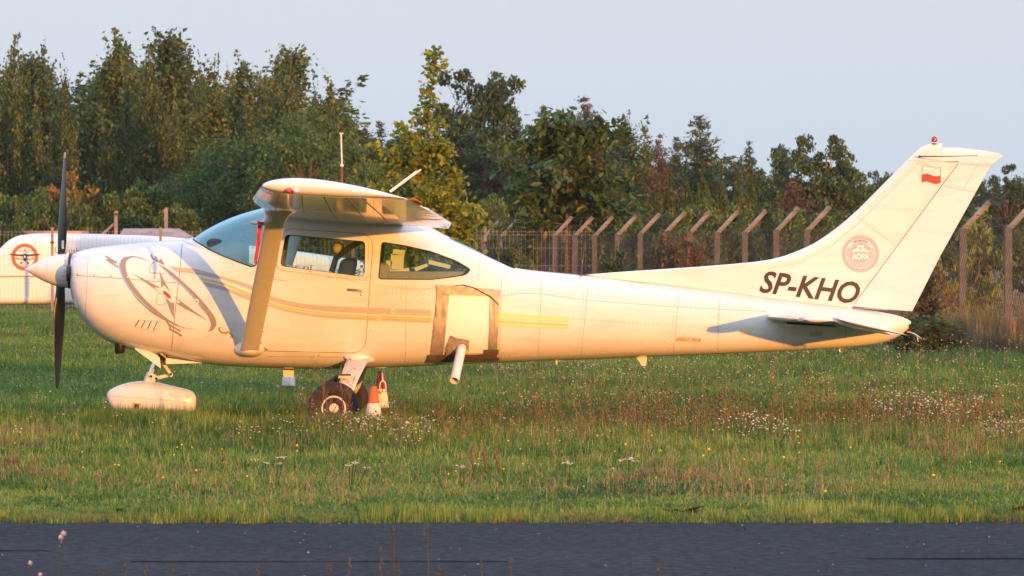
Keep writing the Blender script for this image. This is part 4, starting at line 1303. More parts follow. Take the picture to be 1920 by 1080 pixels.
# main legs and wheels
def main_gear(side):
    d_ = lambda off: D0 + side * off
    lg = MB(); secs = []
    for px, py, off, w in ((671, 674, .46, .20), (664, 690, .70, .185), (655, 712, 1.02, .165), (645, 742, 1.18, .14), (636, 762, 1.26, .11)):
        c_ = W(px, py, 46 - off); c_.y = d_(off)
        secs.append([c_ + Vector((sx_ * w / 2, sy * .016, (-.008 if sx_ < 0 else .012))) for sx_, sy in ((-1, -.4), (-.8, -1), (.8, -1), (1, -.4), (1, .4), (.8, 1), (-.8, 1), (-1, .4))])
    lg.add([p for s in secs for p in s], [(i * 8 + k, i * 8 + (k + 1) % 8, (i + 1) * 8 + (k + 1) % 8, (i + 1) * 8 + k) for i in range(len(secs) - 1) for k in range(8)] + [tuple(range(8)), tuple((len(secs) - 1) * 8 + k for k in range(8))])
    lo = apart(lg.build('main_leg', M['gearpaint'], smooth=40))
    if side < 0:
        ff_ = MB(); vs = []; NR, NC = 6, 24
        for i in range(NR + 1):
            r_ = i / NR
            for k in range(NC):
                a = 2 * math.pi * k / NC
                ex_ = 34 if math.cos(a) > 0 else 27
                p = cast(body_bvh, 670 + ex_ * r_ * math.cos(a), 672.5 + (9.5 if math.sin(a) < 0 else 9) * r_ * math.sin(a) + 3.5 * r_ * math.cos(a), 0)
                if p is None: p = vs[-1].copy() if vs else S(670, 672)
                h = .05 * (1 - r_ ** 3)
                vs.append(p + Vector((0, -h * .7 - .002, -h * .5)))
        ff_.add(vs, [(i * NC + k, i * NC + (k + 1) % NC, (i + 1) * NC + (k + 1) % NC, (i + 1) * NC + k) for i in range(NR) for k in range(NC)])
        apart(ff_.build('leg_fairing', M['paint'], smooth=70), lo)
        st_ = MB(); c_ = W(646, 702.5, 44.98)
        st_.box(c_.x - .065, c_.x + .055, c_.y - .08, c_.y + .06, c_.z - .006, c_.z + .006)
        so_ = apart(st_.build('step', M['black']), lo)
        st_ = MB(); st_.box(c_.x - .05, c_.x + .042, c_.y - .055, c_.y + .06, c_.z - .030, c_.z - .007)
        apart(st_.build('step_bracket', M['gearpaint']), lo)
    hub_ = W(626, 765, 44.66); hub_.y = d_(1.34)
    w_ = MB(); Rr = .222
    prof = [(.105, -.055), (.125, -.072), (.160, -.082), (.190, -.078), (.212, -.060), (.221, -.030), (Rr, 0), (.221, .030), (.212, .060), (.190, .078), (.160, .082), (.125, .072), (.105, .055)]
    w_.lathe(prof, hub_, (0, 1, 0), 48)
    wo_ = apart(w_.build('main_wheel', M['tyre'], smooth=60))
    rm = MB()
    o_ = side * 1.0
    rm.lathe([(.106, -.05 * o_ * -1), (.106, .058 * o_), (.100, .064 * o_), (.092, .060 * o_), (.088, .045 * o_), (.078, .040 * o_), (.074, .050 * o_), (.066, .052 * o_), (.060, .040 * o_), (.048, .038 * o_), (.040, .058 * o_), (.030, .066 * o_), (.016, .066 * o_), (.014, .056 * o_), (.001, .056 * o_)], hub_, (0, 1, 0), 40)
    apart(rm.build('rim', M['gearpaint'], smooth=30), wo_)
    bt = MB()
    for k in range(8):
        a = 2 * math.pi * k / 8
        bt.lathe([(.006, .038 * o_), (.006, .054 * o_)], hub_ + Vector((.068 * math.cos(a), 0, .068 * math.sin(a))), (0, 1, 0), 6)
    apart(tag(bt.build('wheel_bolts', M['alu']), kind='stuff'), wo_)
    bk = MB(); c_ = hub_ + Vector((.0, -side * .10, .12)); bk.box(c_.x - .06, c_.x + .06, c_.y - .03, c_.y + .03, c_.z - .07, c_.z + .07)
    apart(bk.build('brake', M['black']), wo_)
main_gear(-1); main_gear(1)

# ---------------------------------------------------------------- taped hatch with pipe
hp = MB(); HATCH = [(840, 548), (921, 554), (917, 661), (833, 660)]
decal(hp, [HATCH], body_bvh, .006, 9)
hatch = apart(hp.build('blanking_plate', mat('blanking_sheet', (0.80, 0.79, 0.80), 0.5), fixn=False))
tb = MB()
def ragged(poly, amp, seed):
    rr_ = random.Random(seed); out = []
    n = len(poly)
    for i in range(n):
        a, b = Vector(poly[i]), Vector(poly[(i + 1) % n]); k = max(2, int((b - a).length / 6))
        for j in range(k): out.append(tuple(a + (b - a) * j / k + Vector((rr_.uniform(-amp, amp), rr_.uniform(-amp, amp)))))
    return out
class Crumple:
    """tape lies on the plate with wrinkles"""
    def __init__(self, k, fr): self.k, self.fr = k, fr
def tape_piece(mb, poly, off, amp, seed, freq, mi=0, grid=2.6):
    V, F = fill([ragged(poly, .5, seed)], grid)
    P = []
    for v in V:
        p = cast(body_bvh, v[0], v[1], off)
        if p is not None:
            nz = mnoise.noise((v[0] * freq[0], v[1] * freq[1], seed))
            p = p + Vector((0, -amp * abs(nz) ** .7, 0))
        P.append(p)
    F = [f for f in F if all(P[i] is not None for i in f)]
    used = sorted({i for f in F for i in f}); ix = {k: i for i, k in enumerate(used)}
    mb.add([P[k] for k in used], [tuple(ix[i] for i in f) for f in F], mi=mi)
for pc in (([(819, 556), (842, 552), (830, 668), (807, 665)], .009, .007, 1, (.40, .02)),
           ([(817, 533), (938, 544), (937, 556), (840, 552), (819, 558)], .013, .006, 2, (.07, .16)),
           ([(919, 553), (936, 552), (932, 662), (915, 660)], .011, .007, 3, (.4, .02)),
           ([(845, 628), (852, 631), (880, 637), (878, 656), (866, 664), (836, 664), (836, 648)], .016, .014, 4, (.16, .16))):
    tb = MB(); tape_piece(tb, *pc); apart(tb.build('tape_strip', M['tape'], smooth=180, fixn=False), hatch)
td = MB()
for pc in (([(803, 663), (932, 661), (930, 674), (801, 676)], .019, .006, 7, (.1, .3)), ([(908, 652.5), (934.5, 653), (934.5, 661), (908, 660)], .021, .006, 8, (.1, .3)), ([(908, 666.5), (936.5, 666), (936.5, 672), (908, 673)], .023, .006, 9, (.1, .3))):
    td = MB(); tape_piece(td, *pc); apart(td.build('tape_strip', M['tapedark'], smooth=180, fixn=False), hatch, 'dark brown tape strip')
cable = MB(); cable.tube([S(852, 536, .03), S(868, 534, .035), S(888, 539, .03), S(906, 549, .03), S(920, 556, .03), S(935, 571, .025)], [.0035] * 6, 6)
apart(cable.build('cable', M['rubber'], smooth=60), hatch)
pp = MB()
p0 = S(866.5, 648, -.02); p1 = W(852, 714, 45.24)
dv = (p1 - p0).normalized(); a_ = Vector((0, 1, 0)); a_ = (a_ - dv * a_.dot(dv)).normalized(); b_ = dv.cross(a_)
vs, fs = [], []; NP = 24
for cpt, r_ in ((p0, .041), (p1, .041), (p1, .036), (p1 - dv * .2, .036)):
    for k in range(NP):
        an_ = 2 * math.pi * k / NP; vs.append(cpt + a_ * r_ * math.cos(an_) + b_ * r_ * math.sin(an_))
fs = [(i * NP + k, i * NP + (k + 1) % NP, (i + 1) * NP + (k + 1) % NP, (i + 1) * NP + k) for i in range(3) for k in range(NP)] + [tuple(3 * NP + k for k in range(NP))]
apart(MB().add(vs, fs).build('pipe', M['plastic'], smooth=50), hatch)
cr = MB()
rr_ = random.Random(4)
for k in range(16):
    a = rr_.random() * 6.28; c_ = p0 + dv * rr_.uniform(.005, .05) + (a_ * math.cos(a) + b_ * math.sin(a)) * .048
    q = [c_ + Vector((rr_.uniform(-.035, .035), rr_.uniform(-.03, .01), rr_.uniform(-.03, .03))) for _ in range(4)]
    cr.add(q, [(0, 1, 2), (0, 2, 3), (0, 3, 1)])
apart(tag(cr.build('crumpled_tape', M['tape'], fixn=False), kind='stuff'), hatch)

# ---------------------------------------------------------------- cabin inside
def cbox(name, px0, px1, py0, py1, y0, y1, m, bev=.02, parent=None, shear=0.0):
    x0, z1 = XZ(px0, py0); x1, z0 = XZ(px1, py1)
    b = MB(); b.box(x0, x1, D0 + y0, D0 + y1, z0, z1)
    o = b.build(name, m)
    for v in o.data.vertices: v.co.x += shear * (v.co.z - z0)
    md = o.modifiers.new('b', 'BEVEL'); md.width = bev; md.segments = 3
    o.data = evaluate(o); o.modifiers.clear(); shade(o.data, 40)
    return apart(o, parent)
cbox('dashboard', 392, 462, 447, 520, -.5, .5, M['dash'], .05, None, .0)
cbox('cabin_floor', 380, 900, 640, 655, -.40, .40, M['interior'], .005)
for y0, y1, sm_ in ((-.46, -.04, M['seat']), (.04, .46, M['seat'])):
    st_ = cbox('front_seat', 612, 640, 484, 620, y0, y1, sm_, .05, None, .22)
    cbox('seat_cushion', 560, 640, 590, 625, y0, y1, sm_, .04, st_)
for yc in (-.25, .25):
    hr = MB(); c_ = W(633, 466, 46); c_.y = D0 + yc
    vs, fs = [], []
    for i in range(9):
        la = -math.pi / 2 + math.pi * i / 8
        for k in range(16):
            lo2 = 2 * math.pi * k / 16
            vs.append(c_ + Vector((.052 * math.cos(la) * math.cos(lo2), .12 * math.cos(la) * math.sin(lo2), .055 * math.sin(la))))
    fs = [(i * 16 + k, i * 16 + (k + 1) % 16, (i + 1) * 16 + (k + 1) % 16, (i + 1) * 16 + k) for i in range(8) for k in range(16)]
    hr.add(vs, fs)
    apart(hr.build('headrest', M['headrest'], smooth=180))
bt = MB(); bt.tube([W(682, 448, 45.6), W(655, 464, 45.65), W(630, 484, 45.7), W(622, 510, 45.7)], .028, 6)
apart(bt.build('seat_belt', M['seat'], smooth=50))
cbox('rear_seat', 682, 716, 492, 620, -.5, .5, M['seatgrey'], .06, None, .15)
cbox('baggage_shelf', 716, 880, 508, 530, -.42, .5, M['seatgrey'], .02, None, 0)
for (a0, b0, a1, b1, m_) in ((733, 476, 758, 505, 'paper'), (737, 467, 760, 478, 'paper'), (724, 488, 735, 507, 'paper')):
    pb = MB(); vs = [W(a0, b0, 45.56), W(a1, b0 + 2, 45.56), W(a1 - 2, b1, 45.56), W(a0 - 1, b1, 45.56)]
    pb.add(vs, [(0, 1, 2, 3)]); o = pb.build('paper_sheet', M[m_], fixn=False)
    md = o.modifiers.new('s', 'SOLIDIFY'); md.thickness = .002; o.data = evaluate(o); o.modifiers.clear(); apart(o)
for q in ([(726, 508), (767, 502), (768, 510), (730, 518)], [(776, 502), (800, 494), (803, 499), (780, 509)], [(804, 487), (845, 497), (843, 504), (803, 495)]):
    pb = MB(); pb.add([W(x, y, 45.60) for x, y in q], [(0, 1, 2, 3)]); o = pb.build('tape_strip', M['paper'], fixn=False)
    md = o.modifiers.new('s', 'SOLIDIFY'); md.thickness = .002; o.data = evaluate(o); o.modifiers.clear(); apart(o)
cm = MB(); c_ = W(458, 412, 46); cm.box(c_.x - .05, c_.x + .06, c_.y - .06, c_.y + .06, c_.z - .02, c_.z + .03)
apart(cm.build('rear_view_mirror', M['black']))
apart(cow); apart(fus)
# ================================================================== cones by the wheel
def cone(px, base_d, top_py, h, tones, label, seed):
    x = (px - 960) / FPX * base_d
    t = empty('traffic_cone', (x, base_d, 0), label, 'cone', None)
    def part(name, prof, m, par=t):
        b = MB(); b.lathe(prof, (0, 0, 0), (0, 0, 1), 24); o = b.build(name, m, smooth=40); o.parent = par; return o
    r = lambda z: .088 - (.088 - .030) * z / h
    z1, z2 = h * .30, h * .66
    b = MB(); w = .12; b.box(-w, w, -w, w, 0, .028); o = b.build('base', M[tones[0]]); o.parent = t
    part('body', [(r(.028), .028), (r(z1), z1)], M[tones[0]])
    part('sleeve', [(r(z1) + .003, z1), (r(z2) + .003, z2)], M[tones[1]])
    part('top', [(r(z2), z2), (r(h) , h), (.012, h + .004)], M[tones[2]])
    t.scale = (1, 1, 1)
    return t
cone(700.5, 44.3, 726, .415, ('coneorange', 'conewhite', 'coneorange'), 'orange and white traffic cone right of the main wheel, the nearer one', 1)
fcn = cone(714, 47.4, 698, .47, ('conedark', 'conewhite', 'conedark'), 'dirty dark red traffic cone with a rope loop behind the nearer cone', 2)
lp = MB(); k = [Vector((.02 + .028 * math.sin(a), -.10, .33 + .055 * math.cos(a))) for a in np.linspace(0, 6.283, 15)]
lp.tube(k, .006, 5); lp.tube([(.02, -.085, .385), (.012, -.04, .475)], .006, 5)
o = lp.build('rope_loop', M['conewhite'], smooth=60); o.parent = fcn
cone(541, 55, 690, .46, ('conedark', 'conewhite', 'conewhite'), 'white traffic cone with a dull red base seen under the belly', 3)

# ================================================================== perimeter fence with barbed wire
M['concrete'] = mat('weathered_concrete', (0.108, 0.108, 0.112), 0.9, var=0.4, vscale=6, bump=0.3, bscale=30)
M['concrete2'] = mat('pale_concrete', (0.22, 0.205, 0.195), 0.9, var=0.2, vscale=6, bump=0.3, bscale=30)
M['rustwire'] = mat('rusty_wire', (0.07, 0.045, 0.035), 0.8, 0.3)
M['mesh'] = mat('galvanised_mesh', (0.07, 0.055, 0.05), 0.6, 0.3)
M['panelwire'] = mat('bare_panel_wire', (0.32, 0.27, 0.23), 0.5, 0.5)
fence = empty('perimeter_fence', (7.27, 77, 0), 'tall perimeter fence of concrete posts with chain link and barbed wire on leaning arms', 'fence')
FO = Vector((7.27, 77, 0))
posts = []
for i in range(-4, 80):
    if i <= 24: posts.append(Vector((7.27 - .42 * i, 77 + 2.93 * i, 0)))
    else:
        k = i - 24; posts.append(Vector((-2.81 - .63 * k, 147.3 + 2.93 * k, 0)))
pb = MB(); pb.box(-.052, .052, -.055, .055, -.1, 1.86); post_me = pb.mesh('post', M['concrete'])
ab = MB(); ab.tube([(0, 0, 1.83), (.40, 0, 2.26)], .040, 4); arm_me = ab.mesh('arm', M['concrete2'])
prg = random.Random(3)
for i, p in enumerate(posts):
    po = bpy.data.objects.new('post', post_me); COL.objects.link(po); po.parent = fence
    po.location = p - FO + Vector((0, 0, prg.uniform(-.03, .03))); po.rotation_euler = (prg.uniform(-.012, .012), prg.uniform(-.015, .015), prg.uniform(-.1, .1))
    ao = bpy.data.objects.new('arm', arm_me); COL.objects.link(ao); ao.parent = po
bw = MB()
wires = []
for (dx, z) in ((.07, 1.90), (.22, 2.07), (.38, 2.24)):
    for a, b in zip(posts, posts[1:]):
        pts = []
        sag = prg.uniform(.01, .06)
        for j in range(7):
            t = j / 6; q = a.lerp(b, t); pts.append(q + Vector((dx, 0, z - sag * 4 * t * (1 - t))) - FO)
        bw.tube(pts, .005, 3, cap=False)
        if a.y < 140:
            for j in range(20):
                t = (j + prg.random()) / 20; q = a.lerp(b, t) + Vector((dx, 0, z - sag * 4 * t * (1 - t))) - FO
                v = Vector((prg.uniform(-1, 1), prg.uniform(-1, 1), prg.uniform(-1, 1))).normalized() * .028
                n_ = Vector((v.y, -v.x, v.z)).normalized() * .006
                bw.add([q - v, q + v, q + n_], [(0, 1, 2)]); bw.add([q - n_ * 4 - v * .3, q + n_ * 4 + v * .3, q + Vector((0, 0, .006))], [(0, 1, 2)])
o = tag(bw.build('barbed_wire', M['rustwire'], fixn=False), kind='stuff'); o.parent = fence
cl = MB()
def strand(mb, p, q, r):
    d = (q - p); 
    if d.length < 1e-4: return
    d.normalize(); a = d.cross(Vector((0.3, 1, .2))).normalized(); b = d.cross(a)
    vs = []
    for c in (p, q):
        for k in range(3):
            an_ = 2.094 * k; vs.append(c + a * r * math.cos(an_) + b * r * math.sin(an_))
    mb.add(vs, [(0, 1, 4, 3), (1, 2, 5, 4), (2, 0, 3, 5)])
for a, b in zip(posts[:26], posts[1:27]):
    L = (b - a).length; u = (b - a) / L; Hh = 1.80; step = .15
    off = Vector((-.09, -.03, 0)) - FO
    n_ = int((L + Hh) / step)
    far = a.y > 122
    if far: step *= 2; n_ //= 2
    for j in range(-int(Hh / step), int(L / step) + 1):
        x0 = j * step
        # rising
        s0, s1 = max(0, -x0), min(Hh, L - x0)
        if s1 > s0: strand(cl, a + u * (x0 + s0) + Vector((0, 0, .04 + s0)) + off, a + u * (x0 + s1) + Vector((0, 0, .04 + s1)) + off, .0030)
        # falling
        if s1 > s0: strand(cl, a + u * (x0 + s0) + Vector((0, 0, .04 + Hh - s0)) + off, a + u * (x0 + s1) + Vector((0, 0, .04 + Hh - s1)) + off, .0030)
o = tag(cl.build('chain_link', M['mesh'], fixn=False), kind='stuff'); o.parent = fence

# ================================================================== welded mesh panel fence
pf = empty('mesh_panel_fence', ((910 - 960) / FPX * 120, 120, 0), 'welded wire mesh panel fence with slim posts standing before the white trailer', 'fence')
PO = Vector(((910 - 960) / FPX * 120, 120, 0))
gm = MB()
PW = 203.0 / FPX * 120
for k in range(28):
    x = PW * k / 27
    gm.tube([(x, 0, .05), (x, 0, 1.97)], .0024, 3, cap=False)
for z in (.10, .35, .75, 1.15, 1.55, 1.85, 1.92):
    gm.tube([(0, .006, z), (PW, .006, z)], .0032, 3, cap=False)
grid_me = gm.mesh('wire_panel', M['panelwire'])
pm = MB(); pm.box(-.03, .03, -.03, .03, 0, 2.02); mpost_me = pm.mesh('fence_post', M['concrete2'])
cm_ = MB(); cm_.box(-.05, .05, -.05, -.031, 1.66, 1.70); clip_me = cm_.mesh('clip', M['rustwire'])
for k in range(-7, 1):
    po = bpy.data.objects.new('fence_post', mpost_me); COL.objects.link(po); po.parent = pf; po.location = (k * PW, 0, 0)
    co = bpy.data.objects.new('clip', clip_me); COL.objects.link(co); co.parent = po
    g = tag(bpy.data.objects.new('wire_panel', grid_me), kind='stuff'); COL.objects.link(g); g.parent = pf; g.location = (k * PW, 0, 0)

# ================================================================== trailer
TD = 128.0
M['trailer'] = mat('white_trailer_skin', (0.80, 0.79, 0.77), 0.4, coat=0.2, var=0.04, vscale=1.2)
tr = empty('glider_trailer', ((360 - 960) / FPX * TD, TD, 0), 'long white glider trailer with a red ringed emblem behind the mesh fence', 'trailer')
TO = Vector(((360 - 960) / FPX * TD, TD, 0))
tpx = [-12, -8, -2, 8, 22, 40, 70, 120, 200, 300, 420, 520, 620, 700, 716, 722]
ttop = [520, 492, 474, 461, 449, 441, 437.5, 437.5, 439, 443, 455, 466, 480, 494, 500, 520]
fTT = pchip(tpx, ttop)
vs, fs = [], []
xsn = [-12, -11, -9, -6, -2, 3, 8, 15, 22, 31, 40, 55] + pxrange(70, 700, 30) + [708, 716, 720, 722]
NT = 28
for px in xsn:
    x = (px - 960) / FPX * TD; zt = zl(fTT(px), TD); zb = .17
    for k in range(NT):
        a = 2 * math.pi * k / NT; c, s = math.cos(a), math.sin(a)
        vs.append((x - TO.x, .85 * math.copysign(abs(c) ** .35, c), (zt + zb) / 2 + (zt - zb) / 2 * math.copysign(abs(s) ** (.32 if s > 0 else .14), s)))
fs = [(i * NT + k, i * NT + (k + 1) % NT, (i + 1) * NT + (k + 1) % NT, (i + 1) * NT + k) for i in range(len(xsn) - 1) for k in range(NT)] + [tuple(range(NT)), tuple((len(xsn) - 1) * NT + k for k in range(NT))]
tbm = MB().add(vs, fs); tbo = tbm.build('body', M['trailer'], smooth=50)
tr_bvh = BVHTree.FromPolygons([v.co + TO for v in tbo.data.vertices], [tuple(p.vertices) for p in tbo.data.polygons]); tbo.parent = tr
def tput(mb, name, m, par=tr):
    o = mb.build(name, m, fixn=False); o.data.transform(Matrix.Translation(-TO)); o.parent = par; return o
b = MB(); line_decal(b, [(-9, 518), (715, 518)], 1.4, tr_bvh, .004, 20); tput(b, 'lid_gap', M['black'])
b = MB(); line_decal(b, [(-9, 520.4), (715, 520.4)], 1.0, tr_bvh, .004, 20); tput(b, 'lid_strip', M['yellow'])
ecx, ecy = 46.5, 482
b = MB(); decal(b, [circ(ecx, ecy, 25.2, 40), circ(ecx, ecy, 18.8, 40)], tr_bvh, .006, 9); tput(b, 'emblem_ring', mat('coral_film', (0.75, 0.09, 0.05), 0.5))
b = MB()
decal(b, [[(16.5, 475.5), (44, 477.2), (44, 480.5), (22, 479.2)]], tr_bvh, .010, 12); decal(b, [[(76, 475.5), (49, 477.2), (49, 480.5), (71, 479.2)]], tr_bvh, .010, 12)
decal(b, [[(27, 484.2), (43.5, 485.2), (43.5, 486.8), (28, 485.8)]], tr_bvh, .010, 12); decal(b, [[(66, 484.2), (49.5, 485.2), (49.5, 486.8), (65, 485.8)]], tr_bvh, .010, 12)
decal(b, [circ(46.5, 480.2, 4.6, 18), circ(46.5, 481.5, 2.4, 12)], tr_bvh, .010, 5)
decal(b, [[(43.4, 484), (49.6, 484), (48, 490), (45, 490)]], tr_bvh, .012, 6)
for sx_ in (-1, 1):
    line_decal(b, [(46.5 + sx_ * 2, 489), (46.5 + sx_ * 6, 492)], .8, tr_bvh, .010); decal(b, [circ(46.5 + sx_ * 6.3, 493, 1.9, 10)], tr_bvh, .013, 5)
    line_decal(b, [(46.5 + sx_ * 15, 479), (46.5 + sx_ * 14, 485)], .5, tr_bvh, .0105); 
text_decal(b, 'A', (43.4, 472.5), (49.8, 472.5), 7.0, tr_bvh, .010, 0, 0, 0)
text_decal(b, 'AV', (34, 472.2), (41, 471.2), 3.0, tr_bvh, .010, 0, 0, 0); text_decal(b, 'OR', (52.5, 471.2), (59.5, 472.2), 3.0, tr_bvh, .010, 0, 0, 0)
tput(b, 'emblem_aeroplane', M['regblack'])
b = MB(); text_decal(b, 'Lotnisko Wa', (103, 474), (186, 476.2), 10.5, tr_bvh, .006, 0, 0, 0); text_decal(b, 'ter.pl', (530, 507), (584, 509.5), 13, tr_bvh, .006, 0, 0, 0)
tput(b, 'trailer_lettering', mat('grey_lettering', (0.16, 0.14, 0.14), 0.6))
b = MB(); decal(b, [[(46, 521), (55, 521), (55, 572), (48, 572)]], tr_bvh, .005, 14); tput(b, 'panel', mat('painted_post_shadow', (0.50, 0.58, 0.66), 0.5))  # pale blue strip: a fence post's cast shadow painted on the trailer side
for px in (240, 290):
    b = MB(); b.lathe([(.18, -.09), (.30, -.08), (.32, 0), (.30, .08), (.18, .09)], (((px - 960) / FPX * TD) - TO.x, -.62, .32), (0, 1, 0), 20)
    o = b.build('wheel', M['tyre'], smooth=40); o.parent = tr

# things behind the trailer
def boxthing(name, label, cat, px0, px1, py, d, depth, m, roof=None):
    x0, x1, z1 = (px0 - 960) / FPX * d, (px1 - 960) / FPX * d, zl(py, d)
    t = empty(name, ((x0 + x1) / 2, d, 0), label, cat); w = (x1 - x0) / 2
    return t, w, z1
t, w, z1 = boxthing('shed', 'low shed with a grey felt roof beyond the white trailer', 'shed', 222, 352, 428, 152, 3, M['concrete'])
b = MB(); b.box(-w, w, .3, 3.3, 0, z1 - .38); o = b.build('wall', M['concrete']); o.parent = t
b = MB(); b.add([(-w - .12, 0, z1 - .46), (w + .3, 0, z1 - .46), (w - .35, 1.6, z1), (-w + .02, 1.6, z1), (-w - .12, 3.6, z1 - .46), (w + .3, 3.6, z1 - .46), (-w - .12, 0, z1 - .53), (w + .3, 0, z1 - .53), (-w - .12, 3.6, z1 - .53), (w + .3, 3.6, z1 - .53)],
      [(0, 1, 2, 3), (3, 2, 5, 4), (0, 3, 4), (1, 5, 2), (6, 7, 1, 0), (8, 4, 5, 9), (6, 0, 4, 8), (7, 9, 5, 1), (6, 8, 9, 7)])
o = b.build('roof', mat('grey_felt', (0.26, 0.24, 0.23), 0.9, var=0.3, vscale=2.5, bump=0.3, bscale=8)); o.parent = t
t, w, z1 = boxthing('storage_container', 'low pale red container roof showing above the left end of the trailer', 'container', 47, 152, 433, 155, 3, None)
b = MB(); b.box(-w, w, 0, 2.4, .1, z1 - .06); o = b.build('wall', mat('faded_red_steel', (0.42, 0.20, 0.18), 0.7, var=0.2)); o.parent = t
b = MB(); b.box(-w - .03, w + .03, -.03, 2.43, z1 - .06, z1); o = b.build('roof', mat('pale_red_steel', (0.48, 0.27, 0.24), 0.7, var=0.2)); o.parent = t
def cpost(px, top, d, wpx, label, rod=None):
    x = (px - 960) / FPX * d; t = empty('concrete_post', (x, d, 0), label, 'post'); w = wpx / FPX * d / 2; z = zl(top, d)
    b = MB(); b.box(-w, w, -w, w, 0, z); b.box(-w * .6, w * 1.15, -w * 1.05, w * 1.05, z * .985, z * 1.01); o = b.build('shaft', M['concrete2']); o.parent = t
    if rod:
        b = MB(); b.tube([(0, 0, z), (0.01, 0, zl(rod, d))], .012, 6); b.box(-w * 1.3, w * 1.3, -w * 1.2, w * 1.2, z - .10, z - .04); o = b.build('rod', M['rustwire']); o.parent = t
    return t
pt_ = cpost(217.5, 397, 142, 6.5, 'pale concrete post with a thin rod on top beside the grey shed roof', 376)
b = MB(); b.tube([((188 - 217.5) / FPX * 142, 0, zl(443, 142)), ((213.5 - 217.5) / FPX * 142, 0, zl(420, 142))], .035, 4); o = b.build('brace', M['concrete2']); o.parent = pt_
cpost(311.5, 391, 160, 6.5, 'pale concrete post standing behind the grey shed roof')
x = (641 - 960) / FPX * 130
t = empty('metal_pole', (x, 130, 0), 'slim metal pole, white above and rust red below, behind the wing', 'pole')
b = MB(); b.tube([(.0, 0, 0), (0, 0, zl(309, 130))], .030, 8); o = b.build('lower_tube', mat('rust_red_paint', (0.20, 0.05, 0.03), 0.7, var=0.3, vscale=5), smooth=50); o.parent = t
b = MB(); b.tube([(.0, 0, zl(309, 130)), (-.02, 0, zl(251, 130))], .019, 8); b.tube([(0, 0, zl(312, 130)), (0, 0, zl(308, 130))], .042, 8); o = b.build('upper_tube', M['gearpaint'], smooth=50); o.parent = t
b = MB(); b.tube([(-.06, 0, zl(250.5, 130)), (.04, 0, zl(250.5, 130))], .022, 6); o = b.build('cap', M['alu'], smooth=50); o.parent = t
# ================================================================== trees
rs = np.random.default_rng(11)
def leaves(C, size, aspect, tint, updir=None, droop=0.0, shape='rhomb', jit=0.35):
    """one leaf per centre: a folded rhombus; returns verts, quads, tints"""
    n = len(C)
    ax = rs.normal(size=(n, 3)); ax[:, 2] -= droop
    if updir is not None: ax += updir
    ax /= np.linalg.norm(ax, axis=1)[:, None] + 1e-9
    t = rs.normal(size=(n, 3)); nr = np.cross(ax, t); nr /= np.linalg.norm(nr, axis=1)[:, None] + 1e-9
    bn = np.cross(nr, ax)
    L = size * (1 + jit * rs.normal(size=(n, 1))).clip(.4, 2); Wd = L * aspect
    fold = nr * Wd * .18
    a = C - ax * L * .5; b = C + bn * Wd * .5 + fold + ax * L * .02; c = C + ax * L * .5; d = C - bn * Wd * .5 + fold + ax * L * .02
    V = np.stack([a, b, c, d], 1).reshape(-1, 3)
    Q = np.arange(4 * n).reshape(n, 4)
    return V, Q, np.repeat(tint, 4)
def tube_np(mb, pts, r0, r1, n=5):
    k = len(pts)
    mb.tube(pts, [r0 + (r1 - r0) * i / (k - 1) for i in range(k)], n)
def bend(p, d, L, up, k, wob):
    pts = [np.array(p, float)]; d = np.array(d, float)
    for i in range(k):
        d = d + np.array([0, 0, up]) / k + rs.normal(size=3) * wob
        d /= np.linalg.norm(d); pts.append(pts[-1] + d * L / k)
    return pts
def clump_tint(C, s):
    return np.array([mnoise.noise((float(c[0]) * s, float(c[1]) * s, float(c[2]) * s)) for c in C])

def gen_aspen(seed, H=10.0, rad=1.5, n=11000, leaf=.15, leaders=3):
    global rs; rs = np.random.default_rng(seed)
    tb = MB(); P = []
    stems = [((0, 0), H, rad)] + [((rs.normal() * rad * .7, rs.normal() * rad * .6), H * rs.uniform(.72, .97), rad * rs.uniform(.5, .8)) for _ in range(leaders)]
    for (ox, oy), h, rd in stems:
        tr_ = bend((ox * .3, oy * .3, 0), (ox * .12, oy * .12, 1), h, .3, 9, .035)
        tube_np(tb, tr_, .085 * h / 10, .012, 6)
        T = np.array(tr_)
        nb = int(30 * h / 10)
        for i in range(nb):
            f = .12 + .86 * (i + rs.random()) / nb
            q = f * (len(tr_) - 1); j = min(int(q), len(tr_) - 2); p = T[j] + (T[j + 1] - T[j]) * (q - j)
            az = rs.uniform(0, 6.283); el = rs.uniform(.25, 1.05)
            L = rd * (.98 - .78 * f ** 3.2) * rs.uniform(.4, 1.3)
            br = bend(p, (math.cos(az) * math.cos(el), math.sin(az) * math.cos(el), math.sin(el)), L, .35, 4, .12)
            if L > .5: tube_np(tb, br, .018, .005, 4)
            for k in range(1, len(br)):
                m = int(1 + L * 6)
                for _ in range(m):
                    c = br[k - 1] + (br[k] - br[k - 1]) * rs.random(); P.append((c, .15 + .13 * L, 1.0))
        # sparse leading shoot
        for k in range(5):
            az = rs.uniform(0, 6.283); b0 = T[-1 - rs.integers(0, 3)]
            br = bend(b0, (math.cos(az) * .35, math.sin(az) * .35, 1), rs.uniform(.6, 1.7), .2, 4, .06); tube_np(tb, br, .012, .004, 3)
            for q in range(24): P.append((br[0] + (br[-1] - br[0]) * rs.random(), .06, .14))
    C0 = np.array([p[0] for p in P]); sd = np.array([p[1] for p in P])
    wt = np.array([p[2] for p in P]); ix = rs.choice(len(P), n, p=wt / wt.sum())
    C = C0[ix] + rs.normal(size=(n, 3)) * sd[ix][:, None]
    C[:, 2] = np.maximum(C[:, 2], .15)
    cl_ = clump_tint(C0 * 1.0, .8)[ix]
    ti = np.clip(.42 + .35 * cl_ + .22 * rs.normal(size=n), 0, 1)
    return tb, leaves(C, leaf, .8, ti, droop=.4)

